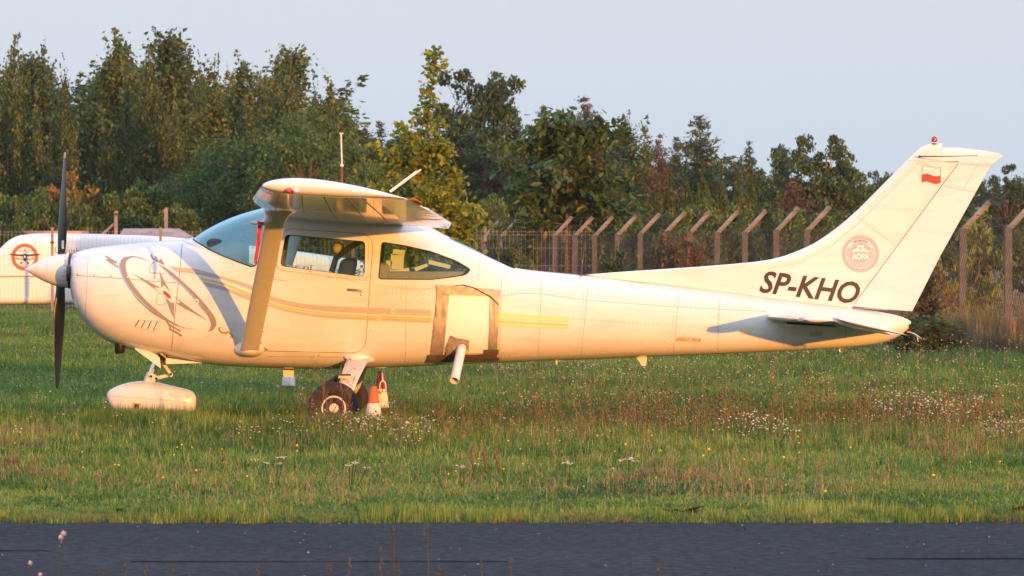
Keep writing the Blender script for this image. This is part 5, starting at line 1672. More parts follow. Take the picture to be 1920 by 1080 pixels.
def gen_round(seed, H=9.0, rx=3.2, base=.22, n=16000, leaf=.2, clumps=110, flat=1.0, aspect=.7, crad=.55, droop=.3, top=1.0):
    global rs; rs = np.random.default_rng(seed)
    tb = MB()
    tr_ = bend((0, 0, 0), (.02, 0, 1), H * .75, .2, 7, .04); tube_np(tb, tr_, .16 * H / 9, .05, 7)
    T = np.array(tr_); cz = H * (base + 1) / 2; hz = H * (1 - base) / 2
    ctr = []
    while len(ctr) < clumps:
        v = rs.normal(size=3); v /= np.linalg.norm(v)
        r = rs.random() ** .38
        lump = 1 + .28 * mnoise.noise((v[0] * 1.6 + seed, v[1] * 1.6, v[2] * 1.6)) * 1.6
        p = np.array([v[0] * rx, v[1] * rx, v[2] * hz]) * r * lump
        if v[2] > 0: p[2] *= top
        p[2] += cz
        if p[2] > H * base * .6: ctr.append(p)
    ctr = np.array(ctr)
    for c in ctr[::2]:
        f = np.clip((c[2] / H - .22) / .75, .15, .95); q = f * (len(tr_) - 1) * .8; j = min(int(q), len(tr_) - 2); p = T[j] + (T[j + 1] - T[j]) * (q - j)
        md = (p + c) / 2 + np.array([0, 0, .12 * H / 9]) + rs.normal(size=3) * .12
        tube_np(tb, [p, md, c], .045 * H / 9, .008, 4)
    ix = rs.integers(0, clumps, n)
    cr_ = rs.uniform(.6, 1.35, clumps) * crad * H / 9
    v = rs.normal(size=(n, 3)); v *= (.45 + .55 * rs.random((n, 1))) / (np.linalg.norm(v, axis=1)[:, None]) * 1.15
    C = ctr[ix] + v * cr_[ix][:, None] * np.array([1, 1, .8 * flat])
    C[:, 2] = np.maximum(C[:, 2], .1)
    ct = rs.normal(size=clumps) * .13
    ti = np.clip(.45 + ct[ix] + .2 * rs.normal(size=n), 0, 1)
    return tb, leaves(C, leaf, aspect, ti, droop=droop)

def gen_conifer(seed, H=9.0, rad=2.0, n_per=70, leaf=.22, levels=30, droop=.25, ragged=.35, power=.85):
    global rs; rs = np.random.default_rng(seed)
    tb = MB(); tube_np(tb, [np.array((0, 0, 0.)), np.array((0, 0, H * .5)), np.array((0, 0, H))], .13, .012, 6)
    CS, DS = [], []
    for l in range(levels):
        f = (l + rs.random()) / levels; z = H * (.04 + .96 * f)
        r = rad * (1 - f) ** power * rs.uniform(1 - ragged, 1 + ragged * .4) + .05
        nb = 7 if f < .8 else 5
        for b in range(nb):
            az = rs.uniform(0, 6.283); L = r * rs.uniform(.75, 1.1)
            br = bend((0, 0, z), (math.cos(az), math.sin(az), .15 - droop), L, .25, 4, .06)
            if L > .5: tube_np(tb, br, .02, .004, 3)
            B = np.array(br); m = int(n_per * (L / rad + .06))
            t = rs.random(m) ** .8 * (len(br) - 1); j = np.minimum(t.astype(int), len(br) - 2)
            c = B[j] + (B[j + 1] - B[j]) * (t - j)[:, None]
            side = rs.normal(size=(m, 3)) * np.array([.11, .11, .06]) * (1 + L * .5)
            CS.append(c + side); DS.append((B[j + 1] - B[j]) / (np.linalg.norm(B[j + 1] - B[j], axis=1)[:, None]) * 1.6 + np.array([0, 0, -.25]))
    C = np.concatenate(CS); D = np.concatenate(DS)
    C[:, 2] = np.maximum(C[:, 2], .1)
    ti = np.clip(.45 + .22 * rs.normal(size=len(C)) + .25 * clump_tint(C[:: 1], .9), 0, 1)
    return tb, leaves(C, leaf, .28, ti, updir=D)

def gen_thuja(seed, H=5.0, rad=.9, n=7000, leaf=.2):
    global rs; rs = np.random.default_rng(seed)
    tb = MB(); tube_np(tb, [np.array((0, 0, 0.)), np.array((0, 0, H * .9))], .1, .02, 6)
    f = rs.random(n) ** 1.2; az = rs.uniform(0, 6.283, n)
    prof = np.sin(np.clip(f * 1.0 + .12, 0, 1) * math.pi) ** .55 * (1 - .35 * f)
    lump = np.array([1 + .25 * mnoise.noise((math.cos(a) * 1.5, math.sin(a) * 1.5, z * 5 + seed)) for a, z in zip(az, f)])
    r = rad * prof * lump * (.55 + .5 * rs.random(n) ** .5)
    C = np.stack([r * np.cos(az), r * np.sin(az), f * H * .98 + .05], 1)
    ti = np.clip(.45 + .2 * rs.normal(size=n) + .2 * (lump - 1) * 3, 0, 1)
    up = np.stack([np.cos(az) * .5, np.sin(az) * .5, np.full(n, 2.0)], 1)
    return tb, leaves(C, leaf, .35, ti, updir=up)

def gen_sapling(seed, H=5.0, leaf=.2, n_leaf=1500, rad=1.3, drooping=False, base=.12, aspect=.55, shape=1.0, tipless=False):
    """young tree whose single leaves can be seen: 6-sided folded leaves on visible twigs"""
    global rs; rs = np.random.default_rng(seed)
    tb = MB(); tr_ = bend((0, 0, 0), (.03, 0, 1), H, .25, 10, .03); tube_np(tb, tr_, .05, .008, 7); T = np.array(tr_)
    tips = []
    nb = 46
    for i in range(nb):
        f = base + (.97 - base) * (i + rs.random()) / nb
        q = f * (len(tr_) - 1); j = min(int(q), len(tr_) - 2); p = T[j] + (T[j + 1] - T[j]) * (q - j)
        if shape == 3.0 and f > .58 and rs.random() < .25: continue
        az = rs.uniform(0, 6.283); el = rs.uniform(.1, .8)
        L = rad * shape_prof(f, shape) * rs.uniform(.6, 1.15)
        br = bend(p, (math.cos(az) * math.cos(el), math.sin(az) * math.cos(el), math.sin(el)), L, (-.5 if drooping else .25), 5, .14)
        tube_np(tb, br, .016, .004, 4)
        for k in range(1, len(br)):
            tips.append((br[k], br[k] - br[k - 1], .07 + .09 * L))
            if L > .45:
                for _ in range(2):
                    d = rs.normal(size=3); sb_ = bend(br[k], d, L * rs.uniform(.2, .4), -.2 if drooping else .2, 3, .1); tube_np(tb, sb_, .007, .003, 3)
                    tips += [(s, sb_[-1] - sb_[0], .08) for s in sb_[1:]]
    tips.append((T[-1], T[-1] - T[-2], .05))
    C0 = np.array([t[0] for t in tips]); D0_ = np.array([t[1] for t in tips]); S0 = np.array([t[2] for t in tips])
    ix = rs.integers(0, len(tips), n_leaf)
    C = C0[ix] + rs.normal(size=(n_leaf, 3)) * S0[ix][:, None]
    C[:, 2] = np.maximum(C[:, 2], .1)
    ax = D0_[ix] / (np.linalg.norm(D0_[ix], axis=1)[:, None] + 1e-9) + rs.normal(size=(n_leaf, 3)) * .8 + np.array([0, 0, -1.0 if drooping else -.15])
    ax /= np.linalg.norm(ax, axis=1)[:, None]
    t = rs.normal(size=(n_leaf, 3)) + np.array([0, 0, 1.2]); bn = np.cross(ax, t); bn /= np.linalg.norm(bn, axis=1)[:, None]; nr = np.cross(bn, ax)
    L = leaf * (1 + .28 * rs.normal(size=(n_leaf, 1))).clip(.5, 1.7); Wd = L * aspect
    prof = [(-.5, 0, 0), (-.2, .42, .12), (.15, .5, .14), (.5, 0, -.12), (.15, -.5, .14), (-.2, -.42, .12)]
    V = np.stack([C + ax * L * a + bn * Wd * b + nr * Wd * c for a, b, c in prof], 1).reshape(-1, 3)
    base_ = np.arange(n_leaf)[:, None] * 6
    Q = np.concatenate([base_ + np.array([0, 1, 2, 3]), base_ + np.array([0, 3, 4, 5])])
    ti = np.clip(.5 + .22 * rs.normal(size=n_leaf), 0, 1)
    return tb, (V, Q, np.repeat(ti, 6))
def shape_prof(f, k):
    if k == 1.0: return (1.05 - f) ** .8 if f > .25 else .5 + 1.2 * f
    if k == 3.0: return (.95 - .45 * f) if f < .52 else max(.16, .72 - 2.2 * (f - .52))
    return max(.12, math.sin(min(1, f * .95 + .06) * math.pi) ** .7)

M['bark'] = mat('bark', (0.14, 0.095, 0.065), 0.95, var=0.3, vscale=12)
M['barkpale'] = mat('pale_bark', (0.30, 0.23, 0.17), 0.9, var=0.3, vscale=12)
M['l_aspen'] = leaf_mat('aspen_leaves', (0.026, 0.060, 0.017), (0.067, 0.130, 0.029), (0.172, 0.218, 0.039), .38)
M['l_willow'] = leaf_mat('willow_leaves', (0.026, 0.071, 0.018), (0.061, 0.139, 0.029), (0.131, 0.212, 0.039), .35)
M['l_oak'] = leaf_mat('oak_leaves', (.070, .120, .014), (.19, .255, .022), (.38, .37, .03), .45)
M['l_walnut'] = leaf_mat('cherry_leaves', (0.019, 0.055, 0.017), (0.051, 0.116, 0.026), (0.131, 0.153, 0.033), .33)
M['l_dark'] = leaf_mat('dark_broadleaf', (0.017, 0.048, 0.018), (0.045, 0.104, 0.031), (0.090, 0.147, 0.033), .3)
M['l_spruce'] = leaf_mat('spruce_needles', (0.018, 0.044, 0.026), (0.043, 0.083, 0.044), (0.078, 0.112, 0.050), .2)
M['l_brown'] = leaf_mat('copper_needles', (.050, .036, .028), (.095, .066, .044), (.17, .09, .05), .25)
M['l_pine'] = leaf_mat('pine_needles', (0.022, 0.055, 0.030), (0.057, 0.109, 0.051), (0.115, 0.165, 0.072), .25)
M['l_thuja'] = leaf_mat('thuja_sprays', (0.021, 0.051, 0.017), (0.054, 0.104, 0.026), (0.098, 0.142, 0.035), .25)
M['l_hedge'] = leaf_mat('hedge_leaves', (0.030, 0.076, 0.017), (0.078, 0.147, 0.031), (0.139, 0.212, 0.044), .35)
M['l_yellow'] = leaf_mat('yellowing_leaves', (.070, .075, .014), (.16, .13, .022), (.28, .19, .03), .4)
M['l_red'] = leaf_mat('reddening_leaves', (.05, .055, .018), (.10, .085, .028), (.26, .09, .03), .4)

PROTO = {}
def proto(key, gen, leafm, barkm='bark', H=None):
    tb, (V, Q, t) = gen
    cm = np_mesh('crown', V, Q, M[leafm], t)
    tm = tb.mesh('trunk', M[barkm]); shade(tm, 180)
    zt = float(V[:, 2].max()); hw = float(np.percentile(np.abs(V[:, 0]), 97))
    PROTO[key] = (cm, tm, zt, hw)
for i in range(6): proto('aspen%d' % i, gen_aspen(20 + i, 10, 1.6 + .15 * (i % 3), 22000, .15, 2 + i % 3), 'l_aspen', 'barkpale')
for i in range(3): proto('willow%d' % i, gen_round(40 + i, 9, 2.6, .08, 17000, .20, 120, 1.1, .42, .6, .8), 'l_willow')
for i in range(3): proto('round%d' % i, gen_round(50 + i, 9, 3.0, .12, 17000, .19, 100 + 20 * i, .9, .75, .52, .2, 1.0), 'l_dark')
for i in range(2): proto('spruce%d' % i, gen_conifer(60 + i, 9, 2.0 + .3 * i, 70, .24, 32), 'l_spruce')
proto('brown0', gen_conifer(64, 9, 2.6, 70, .24, 34, .15, .4, .6), 'l_brown')
for i in range(2): proto('pine%d' % i, gen_conifer(66 + i, 9, 2.6, 75, .26, 26, -.15, .5, .62), 'l_pine')
for i in range(2): proto('thuja%d' % i, gen_thuja(70 + i), 'l_thuja')
for i in range(3): proto('shrub%d' % i, gen_round(80 + i, 4, 2.4, .0, 9000, .17, 60, .9, .6, .95, .2), 'l_hedge')
proto('yshrub', gen_round(84, 4, 2.0, .0, 7000, .17, 50, .9, .6, .95, .2), 'l_yellow')
proto('rbush', gen_round(85, 4, 1.9, .0, 6000, .16, 50, .9, .5, .95, .2), 'l_red')
proto('oak', gen_sapling(90, 6.0, .12, 8000, 1.35, False, .05, .6, 3.0), 'l_oak')
proto('oakbush', gen_sapling(91, 2.2, .125, 3000, 1.2, False, .03, .6, 2.0), 'l_oak')
proto('cherry', gen_sapling(92, 5.0, .19, 5200, 1.5, True, .40, .42, 2.0), 'l_walnut')
proto('walnut', gen_sapling(94, 3.0, .24, 600, 1.0, True, .05, .35, 2.0), 'l_oak')
proto('bush', gen_sapling(95, 2.0, .14, 900, .8, False, .05, .5, 2.0), 'l_walnut')
proto('redbush', gen_sapling(96, 2.0, .12, 900, .8, False, .05, .5, 2.0), 'l_red')

def put(key, px, top, d, width_px=None, label='', name='tree', cat='tree', group=None, rot=None, sink=0.0, ground=None):
    cm, tm, zt, hw = PROTO[key]
    z = zl(top, d) + sink
    sz = z / zt
    sx_ = sz if width_px is None else (width_px / FPX * d / 2) / hw
    t = empty(name, ((px - 960) / FPX * d, d, -sink), label, cat, group, (px * .37 if rot is None else rot))
    t.scale = (sx_, sx_, sz)
    for nm, me in (('crown', cm), ('trunk', tm)):
        o = bpy.data.objects.new(nm, me); COL.objects.link(o); o.parent = t
    return t
# the aspen belt on the left: (px, top, distance, width, label)
AB = 'young aspens of the tree belt'
belt = [(-150, 70, 196, 150), (-70, 95, 190, 150), (8, 60, 188, 120), (58, 92, 200, 120), (90, 72, 206, 120), (128, 98, 186, 120), (181, 48, 196, 125), (218, 62, 205, 115), (262, 80, 190, 125), (312, 48, 198, 125), (352, 74, 206, 110), (383, 92, 189, 120), (412, 150, 184, 120), (459, 92, 208, 120), (502, 92, 202, 130), (530, 80, 212, 110), (548, 110, 198, 120), (592, 135, 205, 130), (625, 165, 214, 120)]
blab = ['aspen at the far left edge of the belt, partly cut by the frame', 'aspen with a low broken top at the left edge of the picture', 'slender aspen with a pointed top at the left picture edge', 'short aspen between two taller ones near the left edge', 'aspen with twin pointed tops left of the propeller',
        'low topped aspen straight above the propeller blade', 'tallest aspen with a thin spire right of the propeller', 'aspen with a ragged spire right of the tallest one', 'dip topped aspen midway along the belt', 'tall spired aspen above the thin concrete post',
        'spired aspen left of the gap in the belt', 'aspen with a thin bare top at the edge of the gap', 'low aspen standing in the gap of the belt', 'aspen with a broad top right of the gap', 'aspen above the windshield in the right belt group', 'blunt topped tall aspen above the near wing', 'yellowish aspen sloping down behind the wing', 'drooping aspen above the metal pole', 'lowest aspen at the right end of the belt']
for i, (px, top, d, w) in enumerate(belt):
    put('aspen%d' % (i % 6), px, top, d, w, blab[i], 'aspen_tree', 'tree', AB)
back = [(-20, 150, 232), (40, 140, 236), (110, 160, 230), (160, 135, 238), (205, 130, 228), (250, 140, 236), (300, 135, 230), (345, 140, 238), (400, 190, 232), (440, 160, 238), (490, 140, 230), (560, 170, 236), (610, 200, 232)]
for i, (px, top, d) in enumerate(back):
    put('aspen%d' % ((i + 3) % 6), px, top - 18, d, 190, 'aspen in the dim second row of the belt behind the front aspens', 'aspen_tree', 'tree', 'second row of aspens')
WL = 'leafy trees along the front of the belt'
for i, (key, px, top, d, w, lb) in enumerate([('willow0', 500, 205, 168, 200, 'full crowned green tree left of the metal pole'), ('willow1', 578, 200, 160, 190, 'drooping leafed green tree directly behind the metal pole'), ('willow2', 430, 250, 172, 150, 'rounded green tree above the windshield'),
        ('willow0', 365, 285, 174, 150, 'yellow tinged leafy tree left of the windshield'), ('shrub1', 290, 330, 168, 170, 'broad shrub above the thin concrete posts'), ('yshrub', 150, 318, 170, 130, 'yellowing shrub behind the propeller tip'), ('shrub2', 210, 350, 166, 150, 'green shrub over the grey shed roof'),
        ('shrub1', 30, 345, 168, 150, 'green shrub at the left picture edge over the trailer end'), ('shrub0', 95, 360, 164, 150, 'green shrub left of the propeller above the trailer'), ('shrub1', 340, 375, 162, 120, 'low green shrub by the windshield base'), ('shrub0', -60, 350, 166, 170, 'green shrub beyond the left picture edge'), ('willow1', 655, 260, 176, 110, 'pale green tree right of the metal pole'), ('shrub2', 690, 305, 170, 120, 'pale rounded shrub left of the oak sapling')]):
    put(key, px, top, d, w, lb, 'leafy_tree' if key.startswith('willow') else 'shrub', 'tree' if key.startswith('willow') else 'shrub', WL)
# middle and right
put('oak', 764, 82, 112, 175, 'young oak with yellow green leaves and a long bare leading shoot', 'oak_sapling', 'tree', rot=.6)
put('oakbush', 840, 335, 113, 140, 'leafy oak bush at the foot of the young oak', 'oak_bush', 'shrub')
put('cherry', 1062, 200, 124, 235, 'dark green young tree with large drooping leaves behind the fence', 'cherry_tree', 'tree', rot=1.1)
FT = 'trees in the wood behind the fence'
right = [('spruce0', 660, 225, 265, 70, 'thin dark conifer behind the pole'), ('spruce1', 712, 225, 270, 90, 'dark conifer left of the young oak'), ('round0', 730, 260, 262, 120, 'dark bushy tree behind the young oak'), ('pine0', 800, 205, 268, 90, 'dark pine just right of the oak shoot'),
         ('round1', 908, 126, 240, 185, 'tall round crowned dark tree, the highest right of the oak'), ('round2', 905, 235, 236, 190, 'dark lower tree below the tallest round crown'), ('brown0', 1095, 178, 225, 130, 'brownish dark conifer behind the drooping leafed tree'),
         ('pine1', 1020, 195, 246, 80, 'pale thin tree left of the brownish conifer'), ('aspen1', 1165, 205, 232, 80, 'thin birch like tree right of the brownish conifer'), ('round0', 1180, 270, 226, 110, 'dark rounded tree under the thin birch'), ('brown0', 1238, 248, 210, 70, 'conifer with a red brown dying top'),
         ('pine1', 1312, 214, 216, 130, 'broad pine with a pale feathery crown'), ('pine0', 1268, 255, 222, 80, 'smaller pine left of the broad one'), ('spruce0', 1404, 262, 236, 60, 'small pointed spruce by itself on the skyline'), ('pine0', 1375, 290, 214, 80, 'low pine right of the broad pine'),
         ('round1', 1540, 250, 205, 150, 'large dome shaped tree left of the tail fin'), ('aspen2', 1475, 268, 208, 70, 'pale yellow green tree beside the dome shaped tree'), ('round2', 1425, 325, 196, 110, 'brown green rounded tree behind the fence wire'), ('brown0', 1490, 330, 194, 100, 'reddish bush tree before the dome shaped tree'),
         ('round0', 1600, 320, 208, 90, 'rounded tree against the fin edge'), ('round1', 1655, 318, 420, 60, 'hazy far tree touching the fin edge'), ('round2', 1690, 330, 380, 80, 'dark far tree hidden mostly by the fin'), ('round0', 1890, 305, 330, 90, 'far dark tree at the right picture edge'), ('round1', 1840, 335, 340, 70, 'far rounded tree right of the rudder'), ('pine0', 1935, 315, 335, 80, 'far pine cut by the right picture edge'), ('round2', 1990, 330, 320, 110, 'far tree beyond the right picture edge'), ('round0', 1760, 345, 350, 110, 'far tree behind the rudder')]
for key, px, top, d, w, lb in right:
    put(key, px, top, d, w, lb, {'s': 'spruce_tree', 'p': 'pine_tree', 'r': 'broadleaf_tree', 'b': 'conifer_tree', 'a': 'birch_tree'}[key[0]], 'tree', FT)
for i, (px, top, d, w) in enumerate([(655, 262, 285, 120), (745, 248, 290, 130), (830, 240, 285, 130), (1000, 232, 280, 130), (1130, 238, 275, 140), (1215, 268, 270, 120), (1290, 268, 268, 130), (1360, 290, 272, 120), (1430, 305, 268, 120), (1610, 320, 265, 110)]):
    put('round%d' % (i % 3), px, top, d, w, 'rounded dim tree in the rear row of the wood closing gaps between nearer trees', 'broadleaf_tree', 'tree', 'rear row of the wood')
TH = 'columnar thujas in the garden row'
for i, (px, top, w) in enumerate([(1232, 322, 36), (1255, 315, 36), (1285, 305, 44), (1318, 300, 42), (1352, 308, 40), (1385, 318, 40), (1408, 312, 36), (1170, 335, 34)]):
    put('thuja%d' % (i % 2), px, top, 185, w, ['low orange tinted thuja at the left of the row', 'narrow thuja next to the orange tinted one', 'dense thuja under the red topped conifer', 'tallest thuja under the broad pine', 'thuja right of the tallest one', 'thuja near the right end of the row', 'last thuja on the right of the row', 'brownish thuja standing apart on the left'][i], 'thuja', 'tree', TH)
HG = 'shrubs of the hedge line behind the fence'
hx = [(660, 330, 175, 150), (740, 370, 160, 130), (860, 385, 165, 130), (920, 360, 180, 130), (985, 385, 165, 110), (1125, 372, 170, 120), (1215, 385, 160, 120), (1300, 368, 158, 130), (1372, 372, 164, 120), (1450, 375, 160, 130), (1530, 385, 166, 130), (1610, 395, 170, 130), (1690, 392, 172, 130), (1770, 398, 176, 130), (1850, 392, 180, 130), (1930, 395, 176, 130), (2010, 395, 176, 130)]
hl = ['pale olive shrub below the metal pole', 'shrub left of the young oak trunk', 'green shrub right of the oak leaves', 'dark shrub under the tall round tree', 'shrub at the foot of the drooping leafed tree', 'shrub right of the drooping leafed tree', 'shrub below the red topped conifer', 'bright green shrub below the thujas', 'yellow green shrub at the right of the thujas', 'shrub under the pale yellow green tree', 'shrub under the dome shaped tree', 'shrub left of the tail fin base', 'shrub hidden by the tail fin', 'shrub behind the rudder', 'shrub right of the rudder over the fence', 'shrub at the right picture edge', 'shrub beyond the right picture edge']
for i, (px, top, d, w) in enumerate(hx):
    put('shrub%d' % (i % 3), px, top, d, w, hl[i], 'shrub', 'shrub', HG)
# growth close to the fence
put('bush', 1158, 458, 108, 66, 'small green bush against the fence above the dorsal fin', 'fence_bush', 'shrub', rot=.3)
put('redbush', 1262, 420, 99, 80, 'reddish leaved bush growing through the fence', 'fence_bush', 'shrub', rot=1.3)
put('redbush', 1300, 430, 98, 70, 'thin reddish shoots right of the reddish bush', 'fence_bush', 'shrub', rot=2.3)
put('walnut', 1832, 380, 84, 110, 'walnut sapling with drooping leaves behind the right fence post', 'walnut_sapling', 'shrub', rot=.9)
put('walnut', 1750, 470, 82, 90, 'dry leaved sapling behind the rudder edge', 'walnut_sapling', 'shrub', rot=2.9)
put('redbush', 1745, 480, 79, 90, 'dry brown bush by the fence right of the rudder', 'fence_bush', 'shrub', rot=.2)
put('bush', 1752, 585, 74.5, 120, 'dark green bush at the fence foot right of the tail', 'fence_bush', 'shrub', rot=1.9)
put('bush', 1700, 600, 74.0, 90, 'low dark bush under the tail cone end', 'fence_bush', 'shrub', rot=.5)
put('bush', 960, 440, 119, 60, 'small leafy shoots on the mesh fence below the oak', 'fence_bush', 'shrub', rot=.5)
# distant wood closing the view
rs = np.random.default_rng(5)
nfar = 42000
xx = rs.uniform(-95, 95, nfar); hh = np.array([5.5 + 2.2 * mnoise.noise((x * .05, 0, 0)) + 1.6 * mnoise.noise((x * .22, 4, 0)) for x in xx])
C = np.stack([xx, 470 + rs.uniform(0, 10, nfar), hh * rs.random(nfar) ** .75], 1)
V, Q, tt = leaves(C, .75, .7, np.clip(.4 + .25 * clump_tint(C, .25) + .15 * rs.normal(size=nfar), 0, 1))
fw = bpy.data.objects.new('distant_woods', np_mesh('distant_woods', V, Q, M['l_dark'], tt)); COL.objects.link(fw)
tag(fw, 'distant dark wood closing the horizon behind the fields', 'wood', None, 'stuff')
# ================================================================== grass and flowers
M['grass'] = leaf_mat('grass_blades', (.030, .100, .016), (.155, .285, .036), (.38, .40, .080), .45, 0.5, 0.55)
M['drygrass'] = leaf_mat('dry_grass', (.14, .12, .05), (.23, .19, .085), (.34, .28, .13), .3)
M['stalk'] = leaf_mat('dry_stalks', (.13, .080, .036), (.20, .13, .055), (.30, .21, .10), .25)
M['head'] = leaf_mat('flower_heads', (.15, .10, .085), (.32, .24, .22), (.55, .45, .42), .2)
M['whitefl'] = leaf_mat('white_flowers', (.45, .42, .34), (.66, .62, .54), (.78, .75, .68), .25)
M['yellowfl'] = mat('yellow_flowers', (0.72, 0.50, 0.02), 0.7)
M['weed'] = leaf_mat('weed_leaves', (.022, .055, .012), (.045, .095, .018), (.10, .15, .03), .3)

def blades(C, h, w, lean, tint, az=None, segs=2):
    n = len(C); az = rs.uniform(0, 6.283, n) if az is None else az
    d = np.stack([np.cos(az), np.sin(az), np.zeros(n)], 1); s = np.stack([-np.sin(az), np.cos(az), np.zeros(n)], 1)
    up = np.array([0, 0, 1.0])
    h = h[:, None]; w = w[:, None]; ln = lean[:, None]
    b0, b1 = C - s * w * .5, C + s * w * .5
    m = C + up * h * .6 + d * h * ln * .3
    m0, m1 = m - s * w * .38, m + s * w * .38
    t = C + up * h * (1 - .35 * ln) + d * h * ln
    V = np.stack([b0, b1, m1, m0, t], 1).reshape(-1, 3)
    base = np.arange(n)[:, None] * 5
    Q = base + np.array([0, 1, 2, 3]); T = base + np.array([3, 2, 4, 4])
    return V, np.concatenate([Q, T[:, [0, 1, 2, 2]]]), np.repeat(tint, 5)
def quads_tris_mesh(name, V, Q, mats, tint, mi=None):
    """faces given as quads, degenerate ones become triangles"""
    me = bpy.data.meshes.new(name)
    isq = Q[:, 2] != Q[:, 3]
    cnt = np.where(isq, 4, 3); st = np.concatenate([[0], np.cumsum(cnt)[:-1]])
    keep = np.ones(Q.shape, bool); keep[~isq, 3] = False
    idx = Q[keep]
    me.vertices.add(len(V)); me.vertices.foreach_set('co', V.astype(np.float32).ravel())
    me.loops.add(len(idx)); me.loops.foreach_set('vertex_index', idx.astype(np.int32))
    me.polygons.add(len(Q)); me.polygons.foreach_set('loop_start', st.astype(np.int32))
    for m in mats: me.materials.append(m)
    if mi is not None: me.polygons.foreach_set('material_index', mi.astype(np.int32))
    at = me.attributes.new('tint', 'FLOAT', 'POINT'); at.data.foreach_set('value', tint.astype(np.float32))
    me.update(calc_edges=True)
    return me
def patch_grass(seed, n, hmean, size=1.15, dry=.1, wid=.006, mats=None, tm=.42, clump=9):
    global rs; rs = np.random.default_rng(seed)
    k = n // clump
    cc = rs.uniform(-size / 2, size / 2, (k, 2)); ch = rs.uniform(.6, 1.3, k); ct = rs.normal(size=k) * .14
    ix = rs.integers(0, k, n)
    C = np.zeros((n, 3)); C[:, :2] = cc[ix] + rs.normal(size=(n, 2)) * .03
    h = hmean * ch[ix] * rs.uniform(.5, 1.25, n)
    t = np.clip(tm + ct[ix] + .13 * rs.normal(size=n), 0, 1)
    dm = rs.random(n) < dry
    t[dm] = rs.uniform(.75, 1.0, dm.sum())
    V, Q, T = blades(C, h, wid * rs.uniform(.7, 1.5, n), rs.uniform(.2, 1.5, n), t)
    return quads_tris_mesh('grass_patch', V, Q, mats or [M['grass']], T)
def octa(c, r, sq=.8):
    V = np.array([(r, 0, 0), (0, r, 0), (-r, 0, 0), (0, -r, 0), (0, 0, r * sq), (0, 0, -r * sq)]) + c
    F = np.array([(0, 1, 4, 4), (1, 2, 4, 4), (2, 3, 4, 4), (3, 0, 4, 4), (1, 0, 5, 5), (2, 1, 5, 5), (3, 2, 5, 5), (0, 3, 5, 5)])
    return V, F
def patch_flowers(seed, n, h0, h1, r, headm, size=1.2, stalkm='stalk', heads=1, spread=.03, sq=.8, thick=.004):
    """stalks carrying small round heads"""
    global rs; rs = np.random.default_rng(seed)
    Vs, Qs, Ts, Ms = [], [], [], []; nv = 0
    C = np.zeros((n, 3)); C[:, :2] = rs.uniform(-size / 2, size / 2, (n, 2))
    h = rs.uniform(h0, h1, n); lean = rs.uniform(0, .28, n); az = rs.uniform(0, 6.283, n)
    V, Q, T = blades(C, h, np.full(n, thick), lean, rs.random(n), az)
    Vs.append(V); Qs.append(Q); Ts.append(T); Ms.append(np.zeros(len(Q))); nv += len(V)
    tips = V.reshape(n, 5, 3)[:, 4]
    for i in range(n):
        for k in range(heads):
            c = tips[i] + (rs.normal(size=3) * spread * np.array([1, 1, .5]) if heads > 1 else 0)
            v, f = octa(c, r * rs.uniform(.7, 1.3), sq)
            Vs.append(v); Qs.append(f + nv); nv += 6; Ts.append(np.full(6, rs.random())); Ms.append(np.ones(8))
    return quads_tris_mesh('flower_patch', np.concatenate(Vs), np.concatenate(Qs), [M[stalkm], M[headm]], np.concatenate(Ts), np.concatenate(Ms))
def patch_seedheads(seed, n, h0, h1, size=1.2):
    """grass stems with feathery brown tops"""
    global rs; rs = np.random.default_rng(seed)
    C = np.zeros((n, 3)); C[:, :2] = rs.uniform(-size / 2, size / 2, (n, 2))
    h = rs.uniform(h0, h1, n); az = rs.uniform(0, 6.283, n); lean = rs.uniform(.05, .35, n)
    V, Q, T = blades(C, h, np.full(n, .0035), lean, rs.random(n), az)
    tips = V.reshape(n, 5, 3)[:, 4]; m = 7
    C2 = np.repeat(tips, m, 0) - np.array([0, 0, 1]) * (rs.random((n * m, 1)) * .09) + rs.normal(size=(n * m, 3)) * .008
    V2, Q2, T2 = blades(C2, rs.uniform(.02, .045, n * m), np.full(n * m, .005), rs.uniform(.2, 1.0, n * m), rs.random(n * m))
    return quads_tris_mesh('seed_patch', np.concatenate([V, V2]), np.concatenate([Q, Q2 + len(V)]), [M['drygrass']], np.concatenate([T, T2]))

